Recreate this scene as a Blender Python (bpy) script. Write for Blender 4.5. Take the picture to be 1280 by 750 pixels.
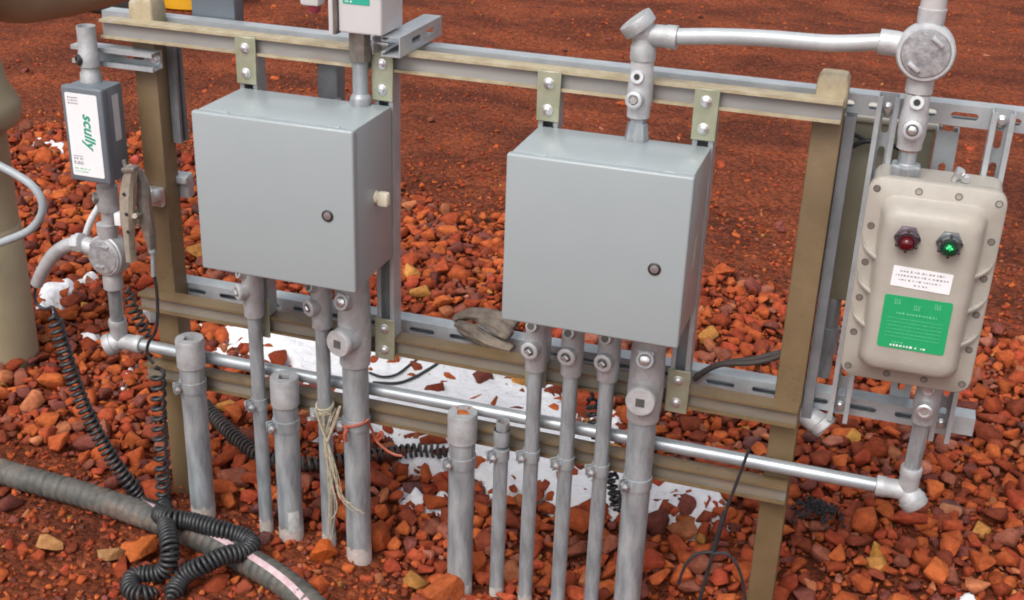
import bpy, bmesh, math, random
import numpy as np
from mathutils import Vector, Matrix, noise as mnoise
random.seed(7); rng = np.random.default_rng(11)
S = bpy.context.scene
C = S.collection
for o in list(bpy.data.objects): bpy.data.objects.remove(o)
rad = math.radians
# ------------------------------------------------------------------ camera, sky, sun, exposure
CAM = Vector((1.14935, -2.35041, 1.85424))
YAW, PITCH, ROLL, FPX = -0.297726, 0.428335, 0.036886, 1566.388
def cam_axes():
    cy, sy, cp, sp, cr, sr = math.cos(YAW), math.sin(YAW), math.cos(PITCH), math.sin(PITCH), math.cos(ROLL), math.sin(ROLL)
    f = Vector((sy, cy, 0)); r = Vector((cy, -sy, 0)); u = Vector((0, 0, 1))
    f2 = f*cp - u*sp; u2 = u*cp + f*sp
    return r*cr + u2*sr, u2*cr - r*sr, f2
RX, UX, FX = cam_axes()
cd = bpy.data.cameras.new('camera'); cam = bpy.data.objects.new('camera', cd); C.objects.link(cam)
cam.matrix_world = Matrix(((RX.x, UX.x, -FX.x, CAM.x), (RX.y, UX.y, -FX.y, CAM.y), (RX.z, UX.z, -FX.z, CAM.z), (0, 0, 0, 1)))
cd.sensor_width = 36; cd.sensor_fit = 'HORIZONTAL'; cd.lens = 36*FPX/1280; cd.clip_start = .05; cd.clip_end = 1500
S.camera = cam
w = bpy.data.worlds.new('World'); S.world = w; w.use_nodes = True
nt = w.node_tree; bg = nt.nodes['Background']
sky = nt.nodes.new('ShaderNodeTexSky'); sky.sky_type = 'NISHITA'; sky.sun_disc = False
SUN_EL, SUN_AZ = 52, 192          # azimuth measured from +Y towards +X
sky.sun_elevation = rad(SUN_EL); sky.sun_rotation = rad(SUN_AZ); sky.dust_density = 4; sky.air_density = 1; sky.ozone_density = 1
hs = nt.nodes.new('ShaderNodeHueSaturation'); hs.inputs['Saturation'].default_value = .25
nt.links.new(sky.outputs[0], hs.inputs['Color']); nt.links.new(hs.outputs[0], bg.inputs['Color']); bg.inputs['Strength'].default_value = .15
sl = bpy.data.lights.new('sun', 'SUN'); sl.energy = 1.1; sl.angle = rad(30); sl.color = (1, .97, .93)
so = bpy.data.objects.new('sun', sl); C.objects.link(so)
sd = Vector((math.sin(rad(SUN_AZ))*math.cos(rad(SUN_EL)), math.cos(rad(SUN_AZ))*math.cos(rad(SUN_EL)), math.sin(rad(SUN_EL))))
so.rotation_euler = sd.to_track_quat('Z', 'Y').to_euler(); so.location = (0, 0, 6)
S.view_settings.view_transform = 'Standard'; S.view_settings.look = 'None'; S.view_settings.gamma = 1; S.view_settings.exposure = .42
S.render.engine = 'CYCLES'; S.cycles.filter_width = 1.9

def at(u, v, y):                      # point of the photograph's pixel (u, v) at depth plane y
    d = RX*((u-640)/FPX) - UX*((v-375)/FPX) + FX
    return CAM + d*((y-CAM.y)/d.y)
def atz(u, v, z):
    d = RX*((u-640)/FPX) - UX*((v-375)/FPX) + FX
    return CAM + d*((z-CAM.z)/d.z)

# ------------------------------------------------------------------ materials
def N(nt, t, **kw):
    n = nt.nodes.new(t)
    for k, v in kw.items(): setattr(n, k, v)
    return n
def lin(c):
    return tuple(((x/255)/12.92 if x/255 <= .04045 else ((x/255+.055)/1.055)**2.4) for x in c) + (1,)
MATS = {}
def mat(name, c1, c2=None, rough=.5, metal=0, scale=20, bump=0, bscale=60, dust=0, stretch=None, coat=0, dist=.002, rough2=None, spec=.5, chips=None):
    m = bpy.data.materials.new(name); m.use_nodes = True; MATS[name] = m
    nt = m.node_tree; b = nt.nodes['Principled BSDF']; L = nt.links.new
    tc = N(nt, 'ShaderNodeTexCoord'); co = tc.outputs['Object']
    if stretch:
        mp = N(nt, 'ShaderNodeMapping'); mp.inputs['Scale'].default_value = stretch; L(co, mp.inputs[0]); co2 = mp.outputs[0]
    else: co2 = co
    col = None
    if c2 is not None:
        n1 = N(nt, 'ShaderNodeTexNoise'); n1.inputs['Scale'].default_value = scale; n1.inputs['Detail'].default_value = 6; n1.inputs['Roughness'].default_value = .65; L(co2, n1.inputs['Vector'])
        r = N(nt, 'ShaderNodeValToRGB'); r.color_ramp.elements[0].position = .35; r.color_ramp.elements[1].position = .65
        r.color_ramp.elements[0].color = (*c1[:3], 1); r.color_ramp.elements[1].color = (*c2[:3], 1)
        L(n1.outputs['Fac'], r.inputs[0]); col = r.outputs[0]
        if rough2 is not None:
            mr = N(nt, 'ShaderNodeMapRange'); mr.inputs[1].default_value = .3; mr.inputs[2].default_value = .7; mr.inputs[3].default_value = rough; mr.inputs[4].default_value = rough2
            L(n1.outputs['Fac'], mr.inputs[0]); L(mr.outputs[0], b.inputs['Roughness'])
    else: b.inputs['Base Color'].default_value = (*c1[:3], 1)
    if dust and col is not None:                         # rusty dust caught in blotches
        n2 = N(nt, 'ShaderNodeTexNoise'); n2.inputs['Scale'].default_value = 9; n2.inputs['Detail'].default_value = 8; n2.inputs['Roughness'].default_value = .7; L(co, n2.inputs['Vector'])
        r2 = N(nt, 'ShaderNodeMapRange'); r2.inputs[1].default_value = .52; r2.inputs[2].default_value = .75; r2.inputs[4].default_value = dust; L(n2.outputs['Fac'], r2.inputs[0])
        mx = N(nt, 'ShaderNodeMix', data_type='RGBA'); L(r2.outputs[0], mx.inputs[0]); L(col, mx.inputs[6]); mx.inputs[7].default_value = (.32, .19, .12, 1); col = mx.outputs[2]
    if chips and col is not None:                        # small worn chips and specks
        n4 = N(nt, 'ShaderNodeTexNoise'); n4.inputs['Scale'].default_value = 70; n4.inputs['Detail'].default_value = 6; n4.inputs['Roughness'].default_value = .75; L(co, n4.inputs['Vector'])
        n5 = N(nt, 'ShaderNodeTexNoise'); n5.inputs['Scale'].default_value = 6; L(co, n5.inputs['Vector'])
        ad = N(nt, 'ShaderNodeMath', operation='MULTIPLY_ADD'); L(n5.outputs['Fac'], ad.inputs[0]); ad.inputs[1].default_value = .45; L(n4.outputs['Fac'], ad.inputs[2])
        r3 = N(nt, 'ShaderNodeMapRange'); r3.inputs[1].default_value = .86; r3.inputs[2].default_value = .90; r3.inputs[4].default_value = .85; L(ad.outputs[0], r3.inputs[0])
        mx = N(nt, 'ShaderNodeMix', data_type='RGBA'); L(r3.outputs[0], mx.inputs[0]); L(col, mx.inputs[6]); mx.inputs[7].default_value = (*chips, 1); col = mx.outputs[2]
    if col is not None: L(col, b.inputs['Base Color'])
    if rough2 is None: b.inputs['Roughness'].default_value = rough
    b.inputs['Metallic'].default_value = metal; b.inputs['Coat Weight'].default_value = coat; b.inputs['Specular IOR Level'].default_value = spec
    if bump:
        n3 = N(nt, 'ShaderNodeTexNoise'); n3.inputs['Scale'].default_value = bscale; n3.inputs['Detail'].default_value = 4; L(co, n3.inputs['Vector'])
        bp = N(nt, 'ShaderNodeBump'); bp.inputs['Strength'].default_value = bump; bp.inputs['Distance'].default_value = dist; L(n3.outputs['Fac'], bp.inputs['Height']); L(bp.outputs[0], b.inputs['Normal'])
    return m
g = lambda v, t=0: (v, v*(1+t*.02), v*(1+t*.04))
GALV = mat('galvanised pipe', (.225, .247, .265), (.43, .462, .482), .36, .38, 26, .25, 120, .4, (1.6, 1.6, .3), rough2=.58)
CAST = mat('cast aluminium fitting', (.36, .365, .37), (.50, .505, .515), .42, .35, 30, .35, 260, .25, rough2=.6)
CASTW = mat('bright cast fitting', (.46, .465, .475), (.60, .605, .62), .42, .3, 40, .3, 260, .12)
ZINC = mat('bright zinc', g(.62, .5), g(.75, .5), .28, .75, 30, .1, 150, .2)
STRUT = mat('galvanised strut', (.40, .43, .45), (.52, .55, .57), .4, .4, 16, .15, 120, .2)
STRUTD = mat('weathered strut', (.15, .16, .175), (.22, .23, .245), .5, .3, 16, .15, 120, .3)
EMT = mat('shiny conduit', (.33, .36, .38), (.45, .48, .50), .38, .5, 12, .1, 80, .15)
RAILIN = mat('rail inside', (.27, .26, .25), (.36, .35, .34), .55, .15, 10, .1, 120, .3, (.3, 1, 1))
RAILTAN = mat('shaded dusty rail inside', (.165, .135, .10), (.26, .23, .19), .55, .1, 10, .1, 120, .4, (.3, 1, 1))  # darker brown paints the shade inside the lower rails, under dust blotches
TAN = mat('tan paint', (.140, .093, .046), (.182, .123, .062), .5, 0, 7, .2, 200, .3, chips=(.10, .07, .045))
TANL = mat('chalky tan paint', (.33, .26, .16), (.47, .40, .27), .6, 0, 25, .3, 200, .3, chips=(.42, .42, .42))
COLT = mat('tan pipe paint', (.26, .215, .135), (.32, .27, .175), .5, 0, 5, .2, 90, .25)
PLATE = mat('yellow zinc plate', (.34, .36, .25), (.45, .46, .34), .42, .45, 22, .1, 100, .2)
BOXP = mat('grey enclosure paint', (.322, .360, .372), (.338, .376, .388), .34, 0, 5, .06, 420, 0, coat=.15, dist=.0006)
GREY = mat('dark grey box paint', (.125, .145, .17), (.15, .17, .195), .4, 0, 12, .2, 240)
DARK = mat('dark recess', (.02, .02, .02), None, .7)
BLACK = mat('black rubber', (.018, .018, .02), (.032, .032, .034), .42, 0, 40, .1, 200)
BLACKD = mat('dusty black rubber', (.03, .027, .026), (.06, .045, .04), .6, 0, 30, .1, 200)
LOCK = mat('gunmetal lock', (.06, .055, .055), None, .4, .6)
LOCKC = mat('lock core', (.3, .27, .27), None, .4, .5)
BEIGE = mat('beige cast paint', (.355, .322, .278), (.41, .378, .33), .45, 0, 10, .25, 300, .22)
OLIVE = mat('olive tan cabinet', (.26, .235, .165), (.31, .285, .205), .5, 0, 6, .1, 200, .15)
CREAM = mat('cream plastic', (.86, .78, .60), None, .45)
WHITE = mat('white label', (.80, .79, .81), (.84, .83, .85), .5, 0, 40)
WHITED = mat('pale painted steel', (.60, .585, .59), (.64, .625, .63), .4, 0, 6, .05, 300)
GREEN = mat('green label', (.012, .32, .115), (.018, .345, .13), .4, 0, 30)
TEAL = mat('green lettering', (.01, .30, .20), None, .5)
TEALP = mat('teal label', (.03, .38, .27), None, .45)
INK = mat('grey ink', (.27, .26, .29), None, .6)
INKG = mat('pale green ink', (.16, .52, .30), None, .6)
REDL = mat('red lens', (.085, .004, .008), None, .12)
HOSE = mat('ribbed grey hose', (.055, .055, .052), (.12, .11, .095), .6, 0, 26, .5, 180, .7)
PINK = mat('pink white stripe', (.46, .29, .32), (.60, .47, .48), .6, 0, 60, .2, 100, .3)
PALE = mat('pale conduit', (.40, .42, .435), (.51, .53, .545), .4, .2, 14, .1, 80, .2)
PVC = mat('white conduit', (.60, .62, .62), (.68, .70, .70), .4, 0, 10)
STRAW = mat('straw rope', (.30, .25, .17), (.48, .42, .31), .8, 0, 90, .3, 400)
ORANGE = mat('orange wire', (.34, .08, .042), None, .45)
RAG = mat('stiff grey rag', (.10, .08, .065), (.21, .175, .14), .85, 0, 18, .6, 90, .3, dist=.006)
YEL = mat('yellow paint', (.72, .36, .015), (.76, .40, .025), .45, 0, 4)
CLAMPM = mat('worn clamp steel', (.33, .29, .23), (.50, .45, .37), .5, .4, 40, .3, 200, .35)
SOCK = mat('shaded socket', (.085, .09, .08), (.14, .14, .125), .5, .3, 60)  # dark tone paints the shade in plug recesses, sockets and bolt holes
COVR = mat('mottled cast cover', (.27, .27, .285), (.50, .50, .515), .38, .45, 55, .4, 200, .15)
STEELD = mat('dull steel', (.22, .20, .18), (.36, .33, .30), .45, .6, 40, .2, 200, .3)
gl = mat('green lens', (.005, .05, .02), None, .12)
ge = mat('lit green lamp', (.02, .5, .15), None, .3)
ge.node_tree.nodes['Principled BSDF'].inputs['Emission Color'].default_value = (.05, .9, .25, 1); ge.node_tree.nodes['Principled BSDF'].inputs['Emission Strength'].default_value = .7

# earth
def earth(name):
    m = bpy.data.materials.new(name); m.use_nodes = True; nt = m.node_tree; b = nt.nodes['Principled BSDF']; L = nt.links.new
    co = N(nt, 'ShaderNodeTexCoord').outputs['Object']
    def noise(sc, det=6, ro=.6, vec=co):
        n = N(nt, 'ShaderNodeTexNoise'); n.inputs['Scale'].default_value = sc; n.inputs['Detail'].default_value = det; n.inputs['Roughness'].default_value = ro; L(vec, n.inputs['Vector']); return n.outputs['Fac']
    mp = N(nt, 'ShaderNodeMapping'); mp.inputs['Scale'].default_value = (.8, 1.25, 1); mp.inputs['Rotation'].default_value = (0, 0, rad(6)); L(co, mp.inputs[0])
    big = noise(1.7, 7, .65, mp.outputs[0]); fine = noise(75, 6, .75)
    r = N(nt, 'ShaderNodeValToRGB'); e = r.color_ramp.elements; e[0].position = .40; e[0].color = (.165, .046, .024, 1); e[1].position = .62; e[1].color = (.34, .092, .040, 1)
    L(big, r.inputs[0])
    v = N(nt, 'ShaderNodeTexVoronoi'); v.inputs['Scale'].default_value = 62; L(co, v.inputs['Vector'])
    hsv = N(nt, 'ShaderNodeSeparateColor'); L(v.outputs['Color'], hsv.inputs[0])
    rv = N(nt, 'ShaderNodeValToRGB'); ee = rv.color_ramp.elements; ee[0].position = .15; ee[0].color = (.45, .40, .38, 1); ee[1].position = .9; ee[1].color = (1.25, 1.2, 1.1, 1); L(hsv.outputs[0], rv.inputs[0])
    mx = N(nt, 'ShaderNodeMix', data_type='RGBA', blend_type='MULTIPLY'); mx.inputs[0].default_value = .75; L(r.outputs[0], mx.inputs[6]); L(rv.outputs[0], mx.inputs[7])
    rf = N(nt, 'ShaderNodeValToRGB'); ee = rf.color_ramp.elements; ee[0].position = .3; ee[0].color = (.5, .46, .45, 1); ee[1].position = .7; ee[1].color = (1.35, 1.25, 1.2, 1); L(fine, rf.inputs[0])
    m2 = N(nt, 'ShaderNodeMix', data_type='RGBA', blend_type='MULTIPLY'); m2.inputs[0].default_value = .7; L(mx.outputs[2], m2.inputs[6]); L(rf.outputs[0], m2.inputs[7])
    L(m2.outputs[2], b.inputs['Base Color']); b.inputs['Roughness'].default_value = .95; b.inputs['Specular IOR Level'].default_value = .15
    ad = N(nt, 'ShaderNodeMath', operation='MULTIPLY_ADD'); L(noise(16, 6, .7), ad.inputs[0]); ad.inputs[1].default_value = 2.2; L(fine, ad.inputs[2])
    a2 = N(nt, 'ShaderNodeMath', operation='MULTIPLY_ADD'); L(v.outputs['Distance'], a2.inputs[0]); a2.inputs[1].default_value = -1.0; L(ad.outputs[0], a2.inputs[2])
    bp = N(nt, 'ShaderNodeBump'); bp.inputs['Strength'].default_value = .9; bp.inputs['Distance'].default_value = .016; L(a2.outputs[0], bp.inputs['Height']); L(bp.outputs[0], b.inputs['Normal'])
    return m
EARTH = earth('red earth')
def rockmat(name, base=None):
    m = bpy.data.materials.new(name); m.use_nodes = True; nt = m.node_tree; b = nt.nodes['Principled BSDF']; L = nt.links.new
    co = N(nt, 'ShaderNodeTexCoord').outputs['Object']
    if base is None:
        a = N(nt, 'ShaderNodeAttribute', attribute_name='tint').outputs['Color']
    else:
        rgb = N(nt, 'ShaderNodeRGB'); rgb.outputs[0].default_value = (*base, 1); a = rgb.outputs[0]
    n = N(nt, 'ShaderNodeTexNoise'); n.inputs['Scale'].default_value = 48; n.inputs['Detail'].default_value = 7; n.inputs['Roughness'].default_value = .7; L(co, n.inputs['Vector'])
    r = N(nt, 'ShaderNodeValToRGB'); e = r.color_ramp.elements; e[0].position = .3; e[0].color = (.55, .48, .46, 1); e[1].position = .7; e[1].color = (1.35, 1.35, 1.35, 1); L(n.outputs['Fac'], r.inputs[0])
    mx = N(nt, 'ShaderNodeMix', data_type='RGBA', blend_type='MULTIPLY'); mx.inputs[0].default_value = .8; L(a, mx.inputs[6]); L(r.outputs[0], mx.inputs[7])
    L(mx.outputs[2], b.inputs['Base Color']); b.inputs['Roughness'].default_value = .9; b.inputs['Specular IOR Level'].default_value = .08
    n2 = N(nt, 'ShaderNodeTexNoise'); n2.inputs['Scale'].default_value = 95; n2.inputs['Detail'].default_value = 6; n2.inputs['Roughness'].default_value = .65; L(co, n2.inputs['Vector'])
    bp = N(nt, 'ShaderNodeBump'); bp.inputs['Strength'].default_value = .75; bp.inputs['Distance'].default_value = .006; L(n2.outputs['Fac'], bp.inputs['Height']); L(bp.outputs[0], b.inputs['Normal'])
    return m
ROCK = rockmat('crushed red rock')
def snowmat():
    m = mat('old snow', (.80, .79, .82), (.87, .87, .88), .7, 0, 8, .7, 30, dist=.02, spec=.2)
    nt = m.node_tree; b = nt.nodes['Principled BSDF']; L = nt.links.new
    co = nt.nodes['Texture Coordinate'].outputs['Object']; src = b.inputs['Base Color'].links[0].from_socket
    n = N(nt, 'ShaderNodeTexNoise'); n.inputs['Scale'].default_value = 28; n.inputs['Detail'].default_value = 8; n.inputs['Roughness'].default_value = .75; L(co, n.inputs['Vector'])
    r = N(nt, 'ShaderNodeMapRange'); r.inputs[1].default_value = .64; r.inputs[2].default_value = .74; r.inputs[4].default_value = .55; L(n.outputs['Fac'], r.inputs[0])
    mx = N(nt, 'ShaderNodeMix', data_type='RGBA'); L(r.outputs[0], mx.inputs[0]); L(src, mx.inputs[6]); mx.inputs[7].default_value = (.40, .16, .12, 1); L(mx.outputs[2], b.inputs['Base Color'])
    return m
SNOW = snowmat()

# ------------------------------------------------------------------ object helpers
def root_of(o):
    while o.parent: o = o.parent
    return o
def link_mesh(name, me, m, parent=None, smooth=40):
    for x in (m if isinstance(m, (list, tuple)) else [m]): me.materials.append(x)
    if smooth:
        me.polygons.foreach_set('use_smooth', [True]*len(me.polygons)); me.set_sharp_from_angle(angle=rad(smooth))
    o = bpy.data.objects.new(name, me); C.objects.link(o)
    if parent: o.parent = parent
    return o
def obj(name, bm, m, parent=None, smooth=40, label=None):
    bm.normal_update()
    if parent is not None:
        bmesh.ops.translate(bm, vec=-root_of(parent).location, verts=bm.verts)
    me = bpy.data.meshes.new(name); bm.to_mesh(me); bm.free()
    o = link_mesh(name, me, m, parent, smooth)
    if label: o['label'] = label
    return o
def solo(name, bm, m, label, cat, group=None, smooth=40):     # a thing that is one mesh, its origin put at its base
    cx = sum((v.co for v in bm.verts), Vector())/len(bm.verts); cx.z = min(v.co.z for v in bm.verts)
    bmesh.ops.translate(bm, vec=-cx, verts=bm.verts)
    o = obj(name, bm, m, None, smooth); o.location = cx; o['label'] = label; o['category'] = cat
    if group: o['group'] = group
    return o
def thing(name, label, cat, loc, group=None):
    o = bpy.data.objects.new(name, None); C.objects.link(o); o.location = loc; o.empty_display_size = .05
    o['label'] = label; o['category'] = cat
    if group: o['group'] = group
    return o
BM = bmesh.new
V = Vector
def frame(axis, up=V((0, 0, 1))):
    z = V(axis).normalized(); x = up.cross(z)
    if x.length < 1e-4: x = V((1, 0, 0)).cross(z) if abs(z.x) < .9 else V((0, 1, 0)).cross(z)
    x.normalize(); return x, z.cross(x), z
def obox(bm, c, ax, h, bev=0, seg=2):
    M = Matrix((( *[a for a in (ax[0].x*h[0], ax[1].x*h[1], ax[2].x*h[2])], c[0]), (ax[0].y*h[0], ax[1].y*h[1], ax[2].y*h[2], c[1]), (ax[0].z*h[0], ax[1].z*h[1], ax[2].z*h[2], c[2]), (0, 0, 0, 1)))
    r = bmesh.ops.create_cube(bm, size=2, matrix=M)
    if M.determinant() < 0: bmesh.ops.reverse_faces(bm, faces=list({f for v in r['verts'] for f in v.link_faces}))
    if bev: bmesh.ops.bevel(bm, geom=list({e for v in r['verts'] for e in v.link_edges}), offset=bev, segments=seg, affect='EDGES', profile=.5)
E3 = (V((1, 0, 0)), V((0, 1, 0)), V((0, 0, 1)))
def box(bm, x0, x1, y0, y1, z0, z1, bev=0, seg=2):
    obox(bm, ((x0+x1)/2, (y0+y1)/2, (z0+z1)/2), E3, ((x1-x0)/2, (y1-y0)/2, (z1-z0)/2), bev, seg)
def rings(bm, loops, cap0=True, cap1=True):
    rs = [[bm.verts.new(p) for p in lp] for lp in loops]; n = len(rs[0])
    for a, b in zip(rs, rs[1:]):
        for i in range(n): bm.faces.new((a[i], a[(i+1) % n], b[(i+1) % n], b[i]))
    if cap0: bm.faces.new(rs[0][::-1])
    if cap1: bm.faces.new(rs[-1])
def lathe(bm, p, axis, prof, n=28, cap0=True, cap1=True, up=V((0, 0, 1)), ph=0):      # prof: (radius, distance along axis)
    x, y, z = frame(axis, up); p = V(p)
    rings(bm, [[p + z*h + (x*math.cos(2*math.pi*(i+ph)/n) + y*math.sin(2*math.pi*(i+ph)/n))*max(r, 1e-5) for i in range(n)] for r, h in prof], cap0, cap1)
def cyl(bm, p, q, r, n=24, bev=.0):
    p, q = V(p), V(q); L = (q-p).length
    prof = [(r, 0), (r, L)] if not bev else [(r-bev, 0), (r, bev), (r, L-bev), (r-bev, L)]
    lathe(bm, p, q-p, prof, n)
def smooth_path(pts, k=8):
    P = [V(p) for p in pts]
    if len(P) < 3: return P
    out = []
    for i in range(len(P)-1):
        a, b, c, d = P[max(i-1, 0)], P[i], P[i+1], P[min(i+2, len(P)-1)]
        for j in range(k):
            t = j/k; out.append(.5*((2*b) + (c-a)*t + (2*a-5*b+4*c-d)*t*t + (3*b-a-3*c+d)*t**3))
    return out + [P[-1]]
def transport(P):
    T = [(P[min(i+1, len(P)-1)]-P[max(i-1, 0)]).normalized() for i in range(len(P))]
    x = frame(T[0])[0]; X = []
    for t in T:
        x = (x - t*x.dot(t)).normalized(); X.append(x)
    return T, X
def tube(bm, pts, r, n=12, cap=True, k=0):
    P = smooth_path(pts, k) if k else [V(p) for p in pts]
    T, X = transport(P)
    R = r if isinstance(r, (list, tuple)) else [r]*len(P)
    rings(bm, [[p + (x*math.cos(2*math.pi*i/n) + t.cross(x)*math.sin(2*math.pi*i/n))*rr for i in range(n)] for p, t, x, rr in zip(P, T, X, R)], cap, cap)
def curve_fill(loops, depth):                 # flat plate with holes, outline first
    cu = bpy.data.curves.new('plate', 'CURVE'); cu.dimensions = '2D'; cu.fill_mode = 'BOTH'; cu.extrude = depth/2
    for lp in loops:
        s = cu.splines.new('POLY'); s.points.add(len(lp)-1); s.use_cyclic_u = True
        for p, q in zip(s.points, lp): p.co = (q[0], q[1], 0, 1)
    o = bpy.data.objects.new('plate', cu); me = bpy.data.meshes.new_from_object(o); bpy.data.objects.remove(o); bpy.data.curves.remove(cu)
    return me
def add_mesh(bm, me, M):
    n0 = len(bm.verts); bm.from_mesh(me); bm.verts.ensure_lookup_table()
    for v in bm.verts[n0:]: v.co = M @ v.co
    bpy.data.meshes.remove(me)
def fmat(o, x, y):
    x = V(x).normalized(); y = V(y).normalized(); z = x.cross(y)
    return Matrix(((x.x, y.x, z.x, o[0]), (x.y, y.y, z.y, o[1]), (x.z, y.z, z.z, o[2]), (0, 0, 0, 1)))
def text(bm, s, o, xd, yd, size, ext=.0004, shear=0, bold=0, align='CENTER'):
    cu = bpy.data.curves.new('txt', 'FONT'); cu.body = s; cu.size = size; cu.extrude = ext; cu.shear = shear; cu.offset = bold; cu.align_x = align; cu.align_y = 'CENTER'; cu.resolution_u = 3
    ob = bpy.data.objects.new('txt', cu); me = bpy.data.meshes.new_from_object(ob); bpy.data.objects.remove(ob); bpy.data.curves.remove(cu)
    add_mesh(bm, me, fmat(o, xd, yd))
def slot(cx, cy, L, W):
    r = W/2; h = L/2-r
    return [(cx+h+r*math.cos(a), cy+r*math.sin(a)) for a in [-math.pi/2+math.pi*i/6 for i in range(7)]] + [(cx-h+r*math.cos(a), cy+r*math.sin(a)) for a in [math.pi/2+math.pi*i/6 for i in range(7)]]
def strut(bm, P0, P1, op, W=.041, D=.041, slots=False, two=False, phase=.0, slen=.05, pitch=.076, lip=.0095, floor=None):
    # C channel with returned lips; P0-P1 runs along the middle of its open face, op points out of the open face
    P0, P1, op = V(P0), V(P1), V(op).normalized(); a = (P1-P0).normalized(); s = a.cross(op); L = (P1-P0).length
    t, ret = .0026, .0075; h = W/2
    half = [(h-lip, -ret), (h-lip, 0), (h, 0), (h, -D)]
    inner = [(h-t, -D+t), (h-t, -t), (h-lip+t, -t), (h-lip+t, -ret)]
    def ex(poly, inn=()):
        A = [bm.verts.new(P0 + s*x + op*y) for x, y in poly]; B = [bm.verts.new(P1 + s*x + op*y) for x, y in poly]; n = len(poly)
        for i in range(n):
            f = bm.faces.new((A[i], A[(i+1) % n], B[(i+1) % n], B[i])); f.material_index = 1 if (two and i in inn) else 0
        bm.faces.new(A[::-1]); bm.faces.new(B)
    if not slots:
        poly = half + [(-x, y) for x, y in half[::-1]] + [(-x, y) for x, y in inner[::-1]] + inner
        n1 = len(half)*2
        ex(poly, range(n1+1, len(poly)-2))
        if floor:  # shallow inner floor added so the channel's interior catches light
            A = [P0+s*(h-t), P0-s*(h-t)]; B = [P1+s*(h-t), P1-s*(h-t)]
            q = [bm.verts.new(p-op*floor) for p in (A[0], A[1], B[1], B[0])]; q2 = [bm.verts.new(p-op*(floor+.003)) for p in (A[0], A[1], B[1], B[0])]
            for ff in ((q[0], q[1], q[2], q[3]), (q2[3], q2[2], q2[1], q2[0])): bm.faces.new(ff).material_index = 1
            bm.faces.new((q[0], q[3], q2[3], q2[0])); bm.faces.new((q[1], q2[1], q2[2], q[2]))
    else:
        hl = [(h-lip, -ret), (h-lip, 0), (h, 0), (h, -D+t), (h-t, -D+t), (h-t, -t), (h-lip+t, -t), (h-lip+t, -ret)]
        ex(hl); ex([(-x, y) for x, y in hl[::-1]])
        holes = []; c = phase + pitch/2
        while c + slen/2 < L-.006: holes.append(slot(c, 0, slen, .0135)); c += pitch
        me = curve_fill([[(0, -h), (L, -h), (L, h), (0, h)]] + holes, t)
        add_mesh(bm, me, fmat(P0 - op*(D-t/2), a, s))
    bmesh.ops.recalc_face_normals(bm, faces=bm.faces[:])
def rrect(w, h, r, n=6):
    pts = []
    for sx, sy, a0 in ((1, 1, 0), (-1, 1, 90), (-1, -1, 180), (1, -1, 270)):
        for i in range(n+1):
            a = rad(a0 + 90*i/n); pts.append((sx*(w/2-r)+r*math.cos(a), sy*(h/2-r)+r*math.sin(a)))
    return pts
def helix(path, R, wr, pitch, n=7, per=14):
    P = smooth_path(path, 10); d = [0]
    for a, b in zip(P, P[1:]): d.append(d[-1]+(b-a).length)
    T, X = transport(P); out = []; s = 0; i = 0; ph = 0
    while s < d[-1]:
        while i < len(P)-2 and d[i+1] < s: i += 1
        f = (s-d[i])/max(d[i+1]-d[i], 1e-6); p = P[i].lerp(P[i+1], f); t = T[i].lerp(T[i+1], f).normalized(); x = X[i].lerp(X[i+1], f); x = (x-t*x.dot(t)).normalized(); y = t.cross(x)
        pt_ = pitch(s/d[-1]) if callable(pitch) else pitch
        rr = (R(s/d[-1]) if callable(R) else R)*(min(1, .25+s/.03, .25+(d[-1]-s)/.03)) * random.uniform(.96, 1.04)
        out.append(p + (x*math.cos(ph)+y*math.sin(ph))*rr); s += pt_/per; ph += 2*math.pi/per
    return out

# ------------------------------------------------------------------ ground, gravel, snow
def hsum(x, y, terms):
    z = 0
    for a, fx, fy, p in terms: z = z + a*np.sin(fx*x+fy*y+p)
    return z
TR = np.random.default_rng(3)
terms = [(.012*.75**k, *(np.array([math.cos(t), math.sin(t)])*1.9*1.45**k), TR.uniform(0, 6)) for k, t in enumerate(TR.uniform(0, 6.28, 7))]
def sst(a, b, v):
    t = np.clip((v-a)/(b-a), 0, 1); return t*t*(3-2*t)
def ground_z(x, y):
    x = np.asarray(x, float); y = np.asarray(y, float)
    near = sst(60, 12, np.hypot(x, y))
    z = hsum(x, y, terms)*near*.8
    z = z - .05*sst(-.05, .2, x)*sst(.5, .05, y)*sst(2.4, 1.2, x) + .012*sst(-.1, -.4, x)*sst(.3, 0, y)
    return z
def yb(x): return np.interp(x, [-4, -2.73, -1.9, -.66, .477, .8, 1.64, 3], [2.75, 2.55, 2.5, 2.34, 2.14, 2.03, 1.83, 1.5])
def yd(x): return np.interp(x, [-2, -.9, -.2, .1, .22, .4, 3], [.2, .08, .02, -.04, -.14, -.5, -1.5])
def density(x, y):
    wob = .10*np.sin(5*x+1)+.06*np.sin(13*x+2*y)
    return sst(.12, -.12, y-yb(x)-wob)*sst(-.05, .09, y-yd(x)-.3*wob)
def grid_axis(lo, hi, step, far):
    c = list(np.arange(lo, hi+1e-6, step)); s = step; a, b = [], []
    p = hi
    while p < far: s *= 1.35; p += s; b.append(p)
    s = step; p = lo
    while p > -far: s *= 1.35; p -= s; a.append(p)
    return np.array(a[::-1]+c+b)
gx = grid_axis(-5, 3.2, .045, 500); gy = grid_axis(-1.4, 9, .045, 500)
X, Y = np.meshgrid(gx, gy); Z = ground_z(X, Y)
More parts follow.
